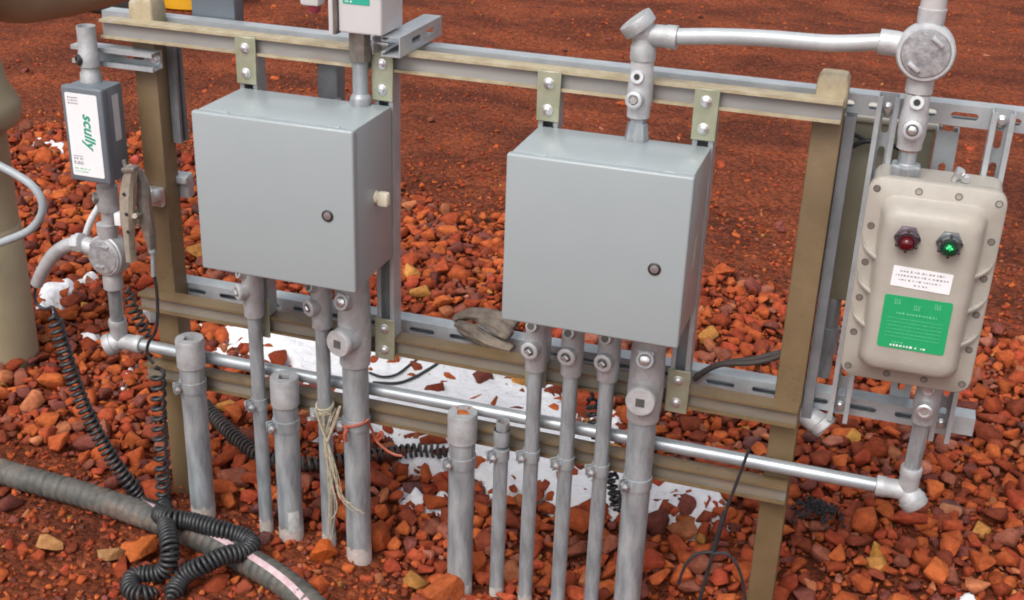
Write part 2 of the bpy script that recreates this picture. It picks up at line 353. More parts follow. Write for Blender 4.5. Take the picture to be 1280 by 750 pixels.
def grid_mesh(name, X, Y, Z, keep=None):
    ny, nx = X.shape; idx = np.arange(nx*ny).reshape(ny, nx)
    q = np.stack([idx[:-1, :-1], idx[:-1, 1:], idx[1:, 1:], idx[1:, :-1]], -1)
    q = q.reshape(-1, 4) if keep is None else q[keep]
    co = np.stack([X, Y, Z], -1).reshape(-1, 3)
    u, inv = np.unique(q, return_inverse=True); co = co[u]; q = inv.reshape(-1, 4)
    me = bpy.data.meshes.new(name); me.vertices.add(len(co)); me.vertices.foreach_set('co', co.ravel())
    me.loops.add(q.size); me.loops.foreach_set('vertex_index', q.ravel()); me.polygons.add(len(q)); me.polygons.foreach_set('loop_start', np.arange(0, q.size, 4)); me.polygons.foreach_set('loop_total', np.full(len(q), 4))
    me.update(); me.validate(); return me
gr = link_mesh('ground', grid_mesh('ground', X, Y, Z), EARTH, None, 0); gr['kind'] = 'structure'
gr.data.polygons.foreach_set('use_smooth', [True]*len(gr.data.polygons))

def rock_variant(k, n, bev, flat):
    r = np.random.default_rng(100+k); bm = BM()
    p = r.normal(size=(n, 3)); p /= np.linalg.norm(p, axis=1)[:, None]; p *= r.uniform(.72, 1.1, (n, 1))
    p = np.sign(p)*np.abs(p)**.8
    p *= np.array([1, r.uniform(.6, .9), flat*r.uniform(.75, 1.2)])
    for q in p: bm.verts.new(q)
    res = bmesh.ops.convex_hull(bm, input=bm.verts[:])
    loose = [v for v in bm.verts if not v.link_faces]; bmesh.ops.delete(bm, geom=loose, context='VERTS')
    bmesh.ops.dissolve_limit(bm, angle_limit=rad(14), verts=bm.verts[:], edges=bm.edges[:])
    if bev:
        bmesh.ops.bevel(bm, geom=bm.edges[:], offset=bev, segments=1, affect='EDGES', profile=.6)
        bmesh.ops.triangulate(bm, faces=bm.faces[:]); 
        for v in bm.verts: v.co *= 1+.09*mnoise.noise(v.co*2.3+V((k, 0, 0)))
    else: bmesh.ops.triangulate(bm, faces=bm.faces[:])
    bmesh.ops.recalc_face_normals(bm, faces=bm.faces[:])
    bm.verts.index_update()
    v = np.array([x.co[:] for x in bm.verts]); f = np.array([[q.index for q in x.verts] for x in bm.faces]); bm.free()
    return v, f
BIG = [rock_variant(k, 11+k % 6, .045, .6) for k in range(36)]
SMALL = [rock_variant(50+k, 10, 0, .7) for k in range(20)]
PAL = np.array([[.325, .066, .028], [.39, .088, .030], [.23, .054, .029], [.44, .110, .034], [.18, .056, .043], [.25, .084, .053], [.34, .061, .030], [.42, .150, .070], [.14, .060, .054], [.38, .140, .092], [.46, .215, .06]])
PW = np.array([.20, .18, .15, .14, .08, .08, .09, .03, .02, .02, .01])
def rot_rand(r, tilt):
    a = r.uniform(0, 6.283); t = r.normal(0, tilt); u = r.uniform(0, 6.283)
    return np.array(Matrix.Rotation(u, 3, 'Z') @ Matrix.Rotation(t, 3, V((math.cos(a), math.sin(a), 0))))
def scatter(name, items, variants, m, label_kind=True, smooth=0):
    vs, fs, cs = [], [], []; off = 0
    for (x, y, z, s, tilt) in items:
        v, f = variants[rng.integers(len(variants))]
        vv = (v*s) @ rot_rand(rng, tilt).T + (x, y, z); vs.append(vv); fs.append(f+off); off += len(v)
        c = PAL[rng.choice(len(PAL), p=PW)]*rng.uniform(.72, 1.22); cs.append(np.broadcast_to(np.append(c, 1), (len(v), 4)))
    co = np.concatenate(vs); fa = np.concatenate(fs); cl = np.concatenate(cs)
    me = bpy.data.meshes.new(name); me.vertices.add(len(co)); me.vertices.foreach_set('co', co.ravel()); me.loops.add(fa.size); me.loops.foreach_set('vertex_index', fa.ravel())
    me.polygons.add(len(fa)); me.polygons.foreach_set('loop_start', np.arange(0, fa.size, 3)); me.polygons.foreach_set('loop_total', np.full(len(fa), 3)); me.update()
    at_ = me.attributes.new('tint', 'FLOAT_COLOR', 'POINT'); at_.data.foreach_set('color', cl.ravel())
    o = link_mesh(name, me, m, None, 0); o['kind'] = 'stuff'; return o
def inview(x, y, mar=.35):
    p = V((x, y, 0))-CAM; z = p.dot(FX); 
    return z > 0 and abs(p.dot(RX)/z*FPX) < 640+mar*FPX/z and abs(p.dot(UX)/z*FPX) < 375+mar*FPX/z
grid = {}; items = []
def free(x, y, s, k=1.25):
    i, j = int(x//.1), int(y//.1)
    for a in (i-1, i, i+1):
        for b in (j-1, j, j+1):
            for (px, py, ps) in grid.get((a, b), ()):
                if (px-x)**2+(py-y)**2 < ((s+ps)*.62*k)**2: return False
    return True
PIPES = [(-.183, -.03, .0167), (-.36, -.032, .03), (-.113, -.032, .03), (-.011, -.03, .0167), (.07, -.032, .0302), (.332, -.032, .0302), (.425, -.03, .0167), (.496, -.03, .0167), (.576, -.03, .0167), (.656, -.03, .0167), (.74, -.032, .0302)]
def clear_pipe(x, y, s):
    return all((x-a)**2+(y-b)**2 > (r+s*.6)**2 for a, b, r in PIPES) and not (-.53 < x < -.40 and .0 < y < .13) and not (.97 < x < 1.1 and .0 < y < .13)
def tryrocks(n, slo, shi, x0, x1, y0, y1, lift, k, dens=density, tilt=.45):
    for _ in range(n):
        x = rng.uniform(x0, x1); y = rng.uniform(y0, y1)
        if not inview(x, y, .5) or rng.random() > dens(x, y): continue
        s = slo*(shi/slo)**(rng.random()**1.5)
        if not clear_pipe(x, y, s) or not free(x, y, s, k): continue
        grid.setdefault((int(x//.1), int(y//.1)), []).append((x, y, s))
        items.append((x, y, float(ground_z(x, y))+s*rng.uniform(*lift), s, tilt))
tryrocks(9000, .034, .054, -4, 3, -.8, 2.9, (.2, .8), .86)
tryrocks(30000, .022, .034, -4, 3, -.8, 2.9, (.3, 1.1), .84)
tryrocks(60000, .013, .022, -4, 3, -.8, 2.9, (.3, 1.4), .82)
# stray stones on the dirt
stray = lambda x, y: .055 if y > yb(x) else (.4 if x > -.3 else .13)
tryrocks(1500, .02, .045, -1.6, .5, -.8, .25, (.05, .35), 1.0, stray)
tryrocks(5000, .008, .02, -1.6, .5, -.9, .25, (.0, .4), 1.0, lambda x, y: .4*(1-density(x, y)))
tryrocks(700, .016, .034, -6, 3, 1.8, 8, (.0, .3), 1.0, lambda x, y: .35 if y > yb(x) else 0)
tryrocks(5000, .010, .022, -5, 3, 1.8, 5, (.0, .4), 1.0, lambda x, y: .35*float(sst(1.0, 0, y-yb(x))))
for u, v in ((262, 418), (283, 424), (300, 430), (292, 440), (540, 470), (632, 480), (615, 510), (640, 508), (520, 540), (545, 548), (690, 520), (720, 560), (700, 590), (745, 600), (770, 615), (850, 615), (870, 610), (880, 622), (640, 590), (535, 600), (560, 585), (660, 620), (600, 600), (845, 630), (725, 575), (735, 612)):
    p = atz(u, v, .05); s_ = rng.uniform(.012, .028); items.append((p.x, p.y, float(ground_z(p.x, p.y))+.034+s_*.15, s_, .4))
print('big rocks', len(items))
scatter('gravel', items, BIG, ROCK)
small = []
for _ in range(52000):
    x = rng.uniform(-4, 3); y = rng.uniform(-.9, 2.9)
    if not inview(x, y, .2): continue
    d = density(x, y)
    if d < .5 and rng.random() > (.55 if y < .5 else .3): continue
    s = .0045*(.016/.0045)**(rng.random()**1.3)
    small.append((x, y, float(ground_z(x, y))+s*.3+(rng.uniform(0, .012) if d > .5 else 0), s, .8))
for _ in range(16000):
    y = 1.8+7.5*rng.random()**1.5; x = rng.uniform(-6, 3.2)
    if y > yb(x)-.1 and inview(x, y, .2): s = .004*(.017/.004)**(rng.random()**2.2); small.append((x, y, float(ground_z(x, y))+s*.25, s, .8))
scatter('small_gravel', small, SMALL, ROCK)

def pip(x, y, poly):
    ins = False; n = len(poly)
    for i in range(n):
        (x1, y1), (x2, y2) = poly[i], poly[i-1]
        if (y1 > y) != (y2 > y) and x < (x2-x1)*(y-y1)/(y2-y1)+x1: ins = not ins
    return ins
def pdist(P, poly):
    d = np.full(P.shape[0], 9.)
    for i in range(len(poly)):
        a, b = np.array(poly[i-1]), np.array(poly[i]); ab = b-a
        t = np.clip(((P-a)@ab)/(ab@ab), 0, 1); d = np.minimum(d, np.linalg.norm(P-a-t[:, None]*ab, axis=1))
    ins = np.array([pip(p[0], p[1], poly) for p in P]); return np.where(ins, d, -d)
def snow(poly, label, seed, top=.044, step=.009, rough=.05, fall=.07):
    poly = [(p[0], p[1]) for p in poly]
    xs = [p[0] for p in poly]; ys = [p[1] for p in poly]
    X, Y = np.meshgrid(np.arange(min(xs)-.08, max(xs)+.08, step), np.arange(min(ys)-.08, max(ys)+.08, step))
    P = np.stack([X.ravel(), Y.ravel()], 1); d = pdist(P, poly)
    nz = np.array([mnoise.fractal(V((p[0]*9+seed, p[1]*9, seed)), .8, 2.2, 5) for p in P]); nz2 = np.array([mnoise.noise(V((p[0]*5, p[1]*5+seed, 3))) for p in P])
    d2 = d + rough*nz
    z = ground_z(P[:, 0], P[:, 1]) + (top+.012*nz2)*np.clip(d2/fall, -1, 1)**1 + .006*nz
    Z = z.reshape(X.shape); D = d2.reshape(X.shape)
    keep = (np.maximum.reduce([D[:-1, :-1], D[1:, :-1], D[:-1, 1:], D[1:, 1:]]) > -.02)
    me = grid_mesh('snow', X, Y, Z, keep); o = link_mesh('snow', me, SNOW, None, 0); me.polygons.foreach_set('use_smooth', [True]*len(me.polygons)); o['kind'] = 'stuff'; o['label'] = label; o['category'] = 'snow'
    return o
G = lambda u, v, z=.04: tuple(atz(u, v, z))[:2]
snow([G(240, 400), G(345, 395), G(560, 435), G(740, 492), G(770, 530), G(800, 580), G(915, 608), G(912, 636), G(830, 640), G(770, 628), G(700, 630), G(660, 615), G(600, 605), G(560, 585), G(500, 590), G(470, 545), G(400, 535), G(380, 490), G(310, 450), G(262, 436)], 'long white snow patch lying on red gravel behind the rack', 1, .042, rough=.085, fall=.09)
snow([G(505, 596), G(560, 600), G(556, 618), G(515, 616)], 'thin strip of snow left of the dirt-topped stub', 8, .035, rough=.04, fall=.04)
snow([G(45, 354), G(112, 341), G(100, 356), G(78, 374), G(44, 388)], 'small ragged snow patch beside the tan pipe column', 2, .052, rough=.045, fall=.05)
snow([G(150, 452), G(176, 436), G(172, 446), G(150, 470)], 'narrow snow streak on red gravel under the left elbow', 3, .055, rough=.02, fall=.03)
snow([G(30, 166), G(75, 172), G(100, 186), G(70, 182), G(28, 176)], 'thin snow line along the far edge of the gravel', 4, .034, step=.014, rough=.07, fall=.05)
snow([G(95, 412), G(125, 405), G(135, 415), G(110, 424)], 'tiny snow scrap between stones left of the elbow', 5, .055, rough=.02, fall=.03)

# stones that stand out
def stone(u, v, s, col, label, k, zs=1.0, y=None):
    p = atz(u, v, .03); gz = float(ground_z(p.x, p.y)); p = atz(u, v, gz+s*.6)
    vv, f = BIG[k]; R = rot_rand(np.random.default_rng(k+5), .35); q = (vv*np.array([s, s, s*zs])) @ R.T + (p.x, p.y, p.z)
    bm = BM(); bv = [bm.verts.new(c) for c in q]
    for t in f: bm.faces.new([bv[i] for i in t])
    return solo('stone', bm, rockmat('stone '+str(k), col), label, 'stone', smooth=0)
stone(1097, 694, .036, (.42, .20, .045), 'ochre yellow blocky stone in front of the right post', 3)
stone(1186, 637, .042, (.40, .17, .09), 'pale pinkish pointed stone below the right elbow', 7, 1.2)
stone(1066, 548, .034, (.50, .26, .06), 'bright yellow stone just right of the right post', 9)
stone(690, 595, .0, (.4, .1, .03), '', 1) if False else None
stone(372, 292, .036, (.45, .22, .05), 'yellow stone seen between the post and left enclosure', 11) if False else None
stone(60, 680, .038, (.40, .20, .08), 'pale tan stone on the dirt in front of the hose', 12)
stone(178, 685, .055, (.40, .105, .028), 'large orange stone between the hose and the black coil', 14)
stone(138, 690, .04, (.32, .17, .075), 'tan grey flaky stone beside the large orange stone', 17)
stone(555, 735, .06, (.36, .09, .03), 'long rusty stone leaning against the wide capped stub', 20)
stone(403, 688, .04, (.42, .09, .02), 'bright orange stone at the foot of the roped conduit', 22)
stone(1035, 695, .06, (.33, .085, .026), 'big upright rusty stone near the bottom right of the frame', 24) if False else None
stone(1160, 715, .0, (1, 1, 1), '', 1) if False else None
# snow scrap on a stone, cinder tuft
snow([G(1198, 735), G(1222, 725), G(1228, 745), G(1205, 750)], 'scrap of snow clinging between stones at lower right', 6, .05, rough=.03, fall=.02)
bm = BM()
cc = atz(1020, 650, .02)
for i in range(260):
    a = random.uniform(0, 6.28); rr = abs(random.gauss(0, .026)); v, f = SMALL[i % 20]; s = random.uniform(.005, .011)
    q = (v*s) @ rot_rand(rng, 1).T + (cc.x+rr*math.cos(a)*1.1, cc.y+rr*math.sin(a), cc.z+.045-rr*.5+random.uniform(0, .012))
    bv = [bm.verts.new(c) for c in q]
    for t in f: bm.faces.new([bv[j] for j in t])
o = solo('cinder_heap', bm, mat('black cinder', (.012, .009, .010), (.03, .022, .024), .9, 0, 120, .5, 300), 'small heap of black cinders on the gravel right of the right post', 'cinders', smooth=0); o['kind'] = 'stuff'

# ------------------------------------------------------------------ the rack
ZT, ZM, ZL = 1.2006, .5444, .3549; H = .041; XL, XR = -.494, 1.002; XE = 1.056
rack = thing('support_rack', 'tan painted post and channel rack carrying the two grey enclosures', 'rack', (.28, .07, 0))
for x, ztop in ((XL, 1.288), (XR, 1.283)):
    bm = BM(); box(bm, x, x+.0572, H+.001, H+.058, -.3, ztop-.05, .004); obj('post', bm, TAN, rack)
    p = [o for o in rack.children][-1]
    bm = BM(); cx, cy = x+.0286, H+.0295
    rings(bm, [[(cx+a*s, cy+b*s, z) for a, b in rrect(.060, .060, .006, 3)] for s, z in ((1, ztop-.062), (1, ztop-.028), (.96, ztop-.012), (.8, ztop-.003), (.5, ztop), (.1, ztop+.001))]); obj('post_cap', bm, TANL, p)
for nm, z, x0, m in (('top', ZT, -.545, TANL), ('mid', ZM, -.515, TAN), ('low', ZL, -.515, TAN)):
    bm = BM(); strut(bm, (x0, 0, z+H/2), (XE, 0, z+H/2), (0, -1, 0), two=True, lip=.0055, floor=.013); obj('rail', bm, [m, RAILIN if nm == 'top' else RAILTAN], rack, 30)
YB0 = .1
bm = BM(); strut(bm, (-.606, YB0+H, 1.2165), (1.62, YB0+H, 1.2165), (0, 1, 0), slots=True, phase=.02); obj('channel', bm, STRUT, rack, 30)
bm = BM(); strut(bm, (-.50, YB0+H, .567), (1.408, YB0+H, .567), (0, 1, 0), slots=True, phase=.03, slen=.062, pitch=.1); obj('channel', bm, STRUT, rack, 30)
# side struts on the posts
bm = BM(); strut(bm, (XL+.080, .10, .95), (XL+.080, .10, 1.19), (1, 0, 0), W=.032, D=.021); obj('channel', bm, STRUTD, rack, 30)
bm = BM(); strut(bm, (XR+.080, .08, .54), (XR+.080, .08, 1.20), (1, 0, 0), W=.035, D=.021); obj('channel', bm, STRUTD, rack, 30)
def bolt(bm, p, axis, r=.0078, h=.0055, washer=True):
    p = V(p); ax = V(axis).normalized()
    if washer: lathe(bm, p, ax, [(r*1.45, 0), (r*1.45, .0016), (r*1.35, .002)], 20)
    lathe(bm, p+ax*.0018, ax, [(r, 0), (r, h*.8), (r*.8, h)], 6)
def mount(x0, topplate=True, botplate=True, m=STRUT):
    xc = x0+.0225
    bm = BM(); strut(bm, (xc, .002, ZM+H+.001), (xc, .002, ZT-.001), (0, -1, 0)); obj('channel', bm, m, rack, 30)
    for z0, z1, on in ((ZT-.062, ZT+H-.001, topplate), (ZM-.010, ZM+H+.05, botplate)):
        if not on: continue
        bm = BM(); box(bm, x0-.001, x0+.047, -.0065, -.0015, z0, z1, .0012, 1); pl = obj('splice_plate', bm, PLATE, rack)
        for zz in (z0+.024, z1-.024):
            bm = BM(); bolt(bm, (xc, -.0065, zz), (0, -1, 0)); obj('bolt', bm, ZINC, pl)
mount(-.206); mount(.109); mount(.467); mount(.781)
# struts standing behind the rail, seen over the left enclosure
bm = BM(); strut(bm, (-.02, .141, .6), (-.02, .141, 1.088), (0, 1, 0), slots=True); obj('channel', bm, STRUT, rack, 30)
bm = BM(); box(bm, -.092, -.043, .146, .190, .62, 1.20, .003); obj('channel', bm, STRUTD, rack)
# right hand struts that carry the panel
for x0, zt, zb in ((1.136, 1.247, .546), (1.342, 1.240, .541)):
    bm = BM(); strut(bm, (x0, YB0-.001-H, zb), (x0, YB0-.001-H, zt), (0, -1, 0), slots=True); c = obj('channel', bm, STRUT, rack, 30)
    for zz in (1.2165, .567):
        bm = BM(); bolt(bm, (x0, YB0-.0055, zz), (0, -1, 0), .008, .006); obj('bolt', bm, ZINC, c)
bm = BM(); strut(bm, (1.254, YB0+H+H+.001, .56), (1.254, YB0+2*H+.001, 1.172), (0, 1, 0), slots=True, phase=.03); obj('channel', bm, STRUT, rack, 30)
# arm to the small box, square washer bracket on the post
bm = BM(); strut(bm, (-.625, .0, 1.157), (-.418, .0, 1.157), (0, -1, 0), slots=True, phase=.1); a = obj('arm', bm, STRUT, rack, 30)
bm = BM(); bolt(bm, (-.432, .036, 1.157), (0, -1, 0), .009, .008); obj('bolt', bm, ZINC, a)
bm = BM(); c = at(196, 246, .03); box(bm, c.x-.024, c.x+.018, .02, .04, c.z-.022, c.z+.024, .004)
obox(bm, (c.x-.002, .012, c.z+.008), (V((1, 0, .3)).normalized(), V((0, 1, 0)), V((-.3, 0, 1)).normalized()), (.016, .01, .016), .004); obj('bracket', bm, ZINC, rack)
bm = BM(); c = at(232, 228, .13); box(bm, c.x-.02, c.x+.025, .10, .13, c.z-.03, c.z+.03, .006); box(bm, c.x-.012, c.x+.03, .085, .1, c.z+.012, c.z+.03, .003); obj('bracket', bm, STRUT, rack)
# round strut end at the left end of the middle rail
bm = BM(); c = at(184, 389, .05); lathe(bm, (c.x+.02, .06, c.z), (-.8, -.55, .1), [(.012, 0), (.03, .004), (.03, .016), (.022, .02), (.012, .026), (.010, .032)], 24); obj('end_cap', bm, CAST, rack)

# cantilevered channel stub resting on the top rail
bm = BM(); strut(bm, (.148, -.03, 1.2635), (.148, -.03, 1.2635), (0, 1, 0)) if False else None
q_ = at(500, 62, -.045)
strut(bm, (q_.x-.041, -.045, 1.2635), (q_.x-.041, .19, 1.2635), (-1, 0, 0), slots=True, phase=.05)
st = thing('channel_stub', 'short slotted grey channel lying across the top rail, open end facing forward', 'channel', (.148, 0, 1.2425))
bmesh.ops.translate(bm, vec=(-.0, 0, 0), verts=bm.verts); obj('channel', bm, STRUT, st, 30)
bm = BM(); box(bm, .127, .1295, -.044, -.0, 1.244, 1.28, .0008, 1); bolt(bm, (.127, -.022, 1.263), (-1, 0, 0), .008); cyl(bm, (.13, -.022, 1.263), (.155, -.022, 1.263), .004, 10); obj('bolt', bm, ZINC, st)

# ------------------------------------------------------------------ enclosures
def enclosure(x0, z0, label, kind):
    W, Hh, yf, yk = .356, .345, -.2057, -.003
    t = thing('enclosure', label, 'electrical box', (x0+W/2, -.1, z0))
    bm = BM(); box(bm, x0+.003, x0+W-.003, yf+.022, yk, z0+.003, z0+Hh-.001, .004, 2)
    b = obj('body', bm, BOXP, t)
    bm = BM(); box(bm, x0+.010, x0+W-.010, yf+.0185, yf+.0225, z0+.010, z0+Hh-.010); obj('gasket', bm, DARK, t)
    bm = BM(); box(bm, x0, x0+W, yf, yf+.019, z0, z0+Hh, .0045, 3); d = obj('door', bm, BOXP, t)
    lx, lz = x0+W-.058, z0+(.163 if kind == 'L' else .158)
    bm = BM(); lathe(bm, (lx, yf, lz), (0, -1, 0), [(.0125, 0), (.0125, .002), (.0105, .0035), (.0085, .0035), (.0085, .002)], 28); lt = obj('latch', bm, LOCK, d)
    bm = BM(); lathe(bm, (lx, yf-.0018, lz), (0, -1, 0), [(.0083, 0), (.0083, .0015), (.007, .002)], 20); obj('key_slot', bm, LOCKC, lt)
    bm = BM()                                   # hinge knuckles on the top lip
    for dx in (.05, W-.06): bm = BM(); cyl(bm, (x0+dx, yf+.0205, z0+Hh-.002), (x0+dx+.024, yf+.0205, z0+Hh-.002), .0024, 10); obj('hinge', bm, BOXP, t)
    return t
e1 = enclosure(-.2011, .7853, 'left grey steel enclosure with a cream vent plug on its side', 'L')
bm = BM(); c = at(482, 248, -.09); xx = -.2011+.353
lathe(bm, (xx, -.09, c.z), (1, 0, 0), [(.013, 0), (.013, .003), (.009, .005), (.009, .008)], 24); obox(bm, (xx+.017, -.09, c.z-.002), E3, (.012, .010, .015), .005); obj('vent_plug', bm, CREAM, e1)
e2 = enclosure(.4698, .7836, 'right grey steel enclosure with an elbowed conduit rising from its top', 'R')
bm = BM(); xx = .4698+.3535; me = curve_fill([rrect(.028, .062, .004)], .0006); add_mesh(bm, me, fmat((xx, -.09, .94), (0, 1, 0), (0, .16, 1))); obj('sticker', bm, mat('faded sticker', (.42, .40, .34), (.5, .48, .42), .5, 0, 40), e2)

# ------------------------------------------------------------------ conduits under the enclosures
def dirv(x, y, z=0): return V((x, y, z)).normalized()
def pipe_mat_band(): return GALV
GROUND_BAND = mat('pale grout crust', (.42, .37, .34), (.55, .50, .47), .8, 0, 30, .6, 120, .3, dist=.003)
def clamp(t, x, y, r, z, d):
    d = V(d).normalized(); bm = BM()
    lathe(bm, (x, y, z-.014), (0, 0, 1), [(r, 0), (r+.0025, .0005), (r+.0025, .0275), (r, .028)], 28)
    sx = V((0, 0, 1)).cross(d)
    for s in (-1, 1): obox(bm, V((x, y, z))+d*(r+.008)+sx*s*.0055, (d, sx, V((0, 0, 1))), (.010, .0013, .0135), .0005, 1)
    c = obj('pipe_clamp', bm, GALV, t)
    bm = BM(); p = V((x, y, z))+d*(r+.010)
    cyl(bm, p-sx*.022, p+sx*.016, .0034, 10); lathe(bm, p-sx*.0075, -sx, [(.0075, 0), (.0075, .005), (.005, .006)], 6); lathe(bm, p+sx*.0072, sx, [(.0072, 0), (.0072, .006)], 4)
    obj('bolt', bm, ZINC, c)
def crust(t, x, y, r):
    gz = float(ground_z(x, y)); bm = BM(); n = 28; L = []
    for h in (0, 1, 2):
        L.append([(x+(r+.0011-.0005*h)*math.cos(6.2832*i/n), y+(r+.0011-.0005*h)*math.sin(6.2832*i/n), gz-.03 + h*(.034+.008*mnoise.noise(V((i*.6, x*9, 0))))) for i in range(n)])
    rings(bm, L, False, False); obj('crust', bm, GROUND_BAND, t)
def sealed(bm, t, x, y, r, ztop, d, big, zs3):
    # seal fitting hanging under an enclosure
    d = V(d).normalized(); z0, zb, zs = zs3; R = r*(1.2 if big else 1.42); Ls = ztop-z0
    lathe(bm, (x, y, z0), (0, 0, 1), [(r*1.02, 0), (R*.95, .001), (R*.97, .004), (R*.97, .018), (R*1.0, .024), (R*1.05, zb-z0), (R, zs-z0+.01), (R*.95, zs-z0+.05), (R*.95, Ls)], 32)
    rb, rs = (.031, .0185) if big else (.0185, .0125); Lb, Lsml = (.064, .050) if big else (.044, .036)
    lathe(bm, (x, y, zb), d, [(rb*1.12, 0), (rb*1.06, R), (rb, R+.006), (rb, Lb-.012)], 28)
    dz = (d+V((0, 0, .32))).normalized()
    lathe(bm, (x, y, zs), dz, [(rs*1.25, 0), (rs*1.15, R*.9), (rs, R+.004), (rs, Lsml-.003)], 24)
    if big: obox(bm, V((x, y, zs+.008))+dz*(Lsml-.012), (V((0, 0, 1)).cross(dz).normalized(), dz, dz.cross(V((0, 0, 1)).cross(dz).normalized())), (.017, .006, .012), .002)
    s = obj('seal_fitting', bm, CAST, t)
    bm = BM(); p = V((x, y, zb))+d*(Lb-.012)
    if big:
        lathe(bm, p, d, [(rb*1.02, 0), (rb*1.02, .008), (rb*.94, .0115), (rb*.5, .012)], 36)
        pl = obj('plug', bm, CASTW, s); bm = BM(); sx = V((0, 0, 1)).cross(d).normalized()
        obox(bm, p+d*.0122, (sx, d, d.cross(sx)), (.0095, .0006, .0095), 0); obj('socket', bm, SOCK, pl)
    else:
        lathe(bm, p, d, [(rb*1.05, 0), (rb*1.05, .006), (rb*.9, .008), (rb*.62, .008), (rb*.55, .004)], 28); pl = obj('plug', bm, CASTW, s)
        bm = BM(); lathe(bm, p+d*.0042, d, [(rb*.6, 0), (rb*.6, .0008)], 24); obj('recess', bm, SOCK, pl)
        bm = BM(); lathe(bm, p+d*.0045, d, [(.0075, 0), (.0075, .007), (.005, .0085)], 4); obj('socket', bm, ZINC, pl)
    bm = BM(); p = V((x, y, zs))+dz*(Lsml-.003); lathe(bm, p, dz, [(rs, 0), (rs*.98, .003), (rs*.7, .004), (rs*.62, .0015), (rs*.3, .001)], 24); pl = obj('plug', bm, CASTW, s)
    bm = BM(); lathe(bm, p+dz*.0012, dz, [(rs*.64, 0), (rs*.64, .0008)], 20); obj('recess', bm, SOCK, pl)
    if big:
        bm = BM(); lathe(bm, p+dz*.001, dz, [(rs*.6, 0), (rs*.55, .004), (rs*.25, .006)], 20); obj('socket', bm, ZINC, pl)
def conduit(i, ztop, d, label, big, vs, cd_=(-.75, -.65), zc=.375):
    x, y, r = PIPES[i]; t = thing('conduit', label, 'conduit', (x, y, float(ground_z(x, y))), 'upright conduits under the enclosures')
    u = vs[0]; zs3 = [at(u, v, y-o).z for v, o in zip(vs[1:], (r, .055, .05) if big else (r, .035, .03))]
    bm = BM(); cyl(bm, (x, y, -.3), (x, y, zs3[0]+.002), r, 32); obj('pipe', bm, GALV, t)
    bm = BM(); sealed(bm, t, x, y, r, ztop, d, big, zs3); clamp(t, x, y, r, zc, (*cd_, 0)); crust(t, x, y, r)
    return t
conduit(0, .786, dirv(-.62, -.78), 'thin upright conduit, leftmost one entering the left enclosure', False, (313, 398, 370, 350), (-.5, -.85), zc=.37)
roped = conduit(3, .786, dirv(-.45, -.89), 'thin upright conduit wrapped with frayed straw rope', False, (398, 412, 388, 366), (-.9, -.45), zc=.375)
conduit(4, .7853, dirv(-.22, -.97), 'thick upright conduit under the left enclosure, tied with orange wire', True, (440, 462, 432, 389), (-.75, -.65), zc=.372)
conduit(7, .785, dirv(-.14, -.99), 'thin upright conduit, leftmost of the three under the right enclosure', False, (670, 466, 440, 414))
conduit(8, .785, dirv(-.10, -1), 'thin upright conduit, middle one of the three under the right enclosure', False, (712, 472, 447, 422))
conduit(9, .785, dirv(-.12, -1), 'thin upright conduit right beside the thick one under the right enclosure', False, (760, 479, 455, 429))
conduit(10, .7836, dirv(.04, -1), 'thick upright conduit under the right enclosure, with a round square-socket plug', True, (810, 533, 503, 460), (-.6, -.75), zc=.365)
# capped stubs
def stub(i, ztop, label, tag_):
    x, y, r = PIPES[i]; t = thing('capped_stub', label, 'pipe', (x, y, float(ground_z(x, y))), 'capped conduit stubs at the foot of the rack')
    bm = BM(); cyl(bm, (x, y, -.3), (x, y, ztop-.07), r, 32); obj('pipe', bm, GALV, t)
    rc = r*1.13
    if tag_ == 'thin':
        bm = BM(); lathe(bm, (x, y, ztop-.062), (0, 0, 1), [(r, 0), (rc, .012), (rc*1.02, .024), (rc*.98, .040)], 28, True, False)
        lathe(bm, (x+.001, y, ztop-.022), (.05, -.05, 1), [(rc*.80, 0), (rc*.86, .018), (rc*.84, .022), (rc*.68, .022), (rc*.62, .004), (.001, .003)], 8, False, True); obj('cap', bm, GALV, t)
        bm = BM(); lathe(bm, (x+.001, y, ztop-.016), (.05, -.05, 1), [(rc*.6, 0), (rc*.4, .004), (.001, .006)], 14); obj('dirt_or_shade_fill', bm, rockmat('dirt fill', (.42, .13, .045)), t)
    else:
        bm = BM(); q = rc*.36; n = 32
        lathe(bm, (x, y, ztop-.075), (0, 0, 1), [(r*1.0, 0), (rc, .003), (rc, .07), (rc*.95, .075)], n, True, False)
        circ = [(rc*.955*math.cos(6.28318*k/n), rc*.955*math.sin(6.28318*k/n)) for k in range(n)]
        sq = [(-q, -q), (q, -q), (q, q), (-q, q)]; ca, sa = math.cos(.35), math.sin(.35); sq = [(a*ca-b*sa, a*sa+b*ca) for a, b in sq]
        add_mesh(bm, curve_fill([circ, sq], .012), Matrix.Translation((x, y, ztop-.006))); obj('cap', bm, CAST, t)
        bm = BM(); lathe(bm, (x, y, ztop-.030), (0, 0, 1), [(rc*.7, 0), (rc*.7, .006 if tag_ != 'dirt' else .024), (.001, .008 if tag_ != 'dirt' else .030)], 20)
        if tag_ == 'dirt':
            for (dx, dy, s) in ((-.02, .012, .007), (.004, .02, .008), (-.008, .004, .009), (.012, -.004, .006)):
                v, f = SMALL[3]; bv = [bm.verts.new(V(c*s)+V((x+dx, y+dy, ztop+.001))) for c in v]
                for q_ in f: bm.faces.new([bv[j] for j in q_])
        obj('dirt_or_shade_fill', bm, DARK if tag_ != 'dirt' else bpy.data.materials['dirt fill'] if 'dirt fill' in bpy.data.materials else rockmat('dirt fill', (.42, .13, .045)), t)  # black disc paints the socket's shade; only the dirt-topped stub gets dirt here
    clamp(t, x, y, r, ztop-.125 if tag_ != 'thin' else ztop-.085, (-.62, -.78, 0)); crust(t, x, y, r)
    return t
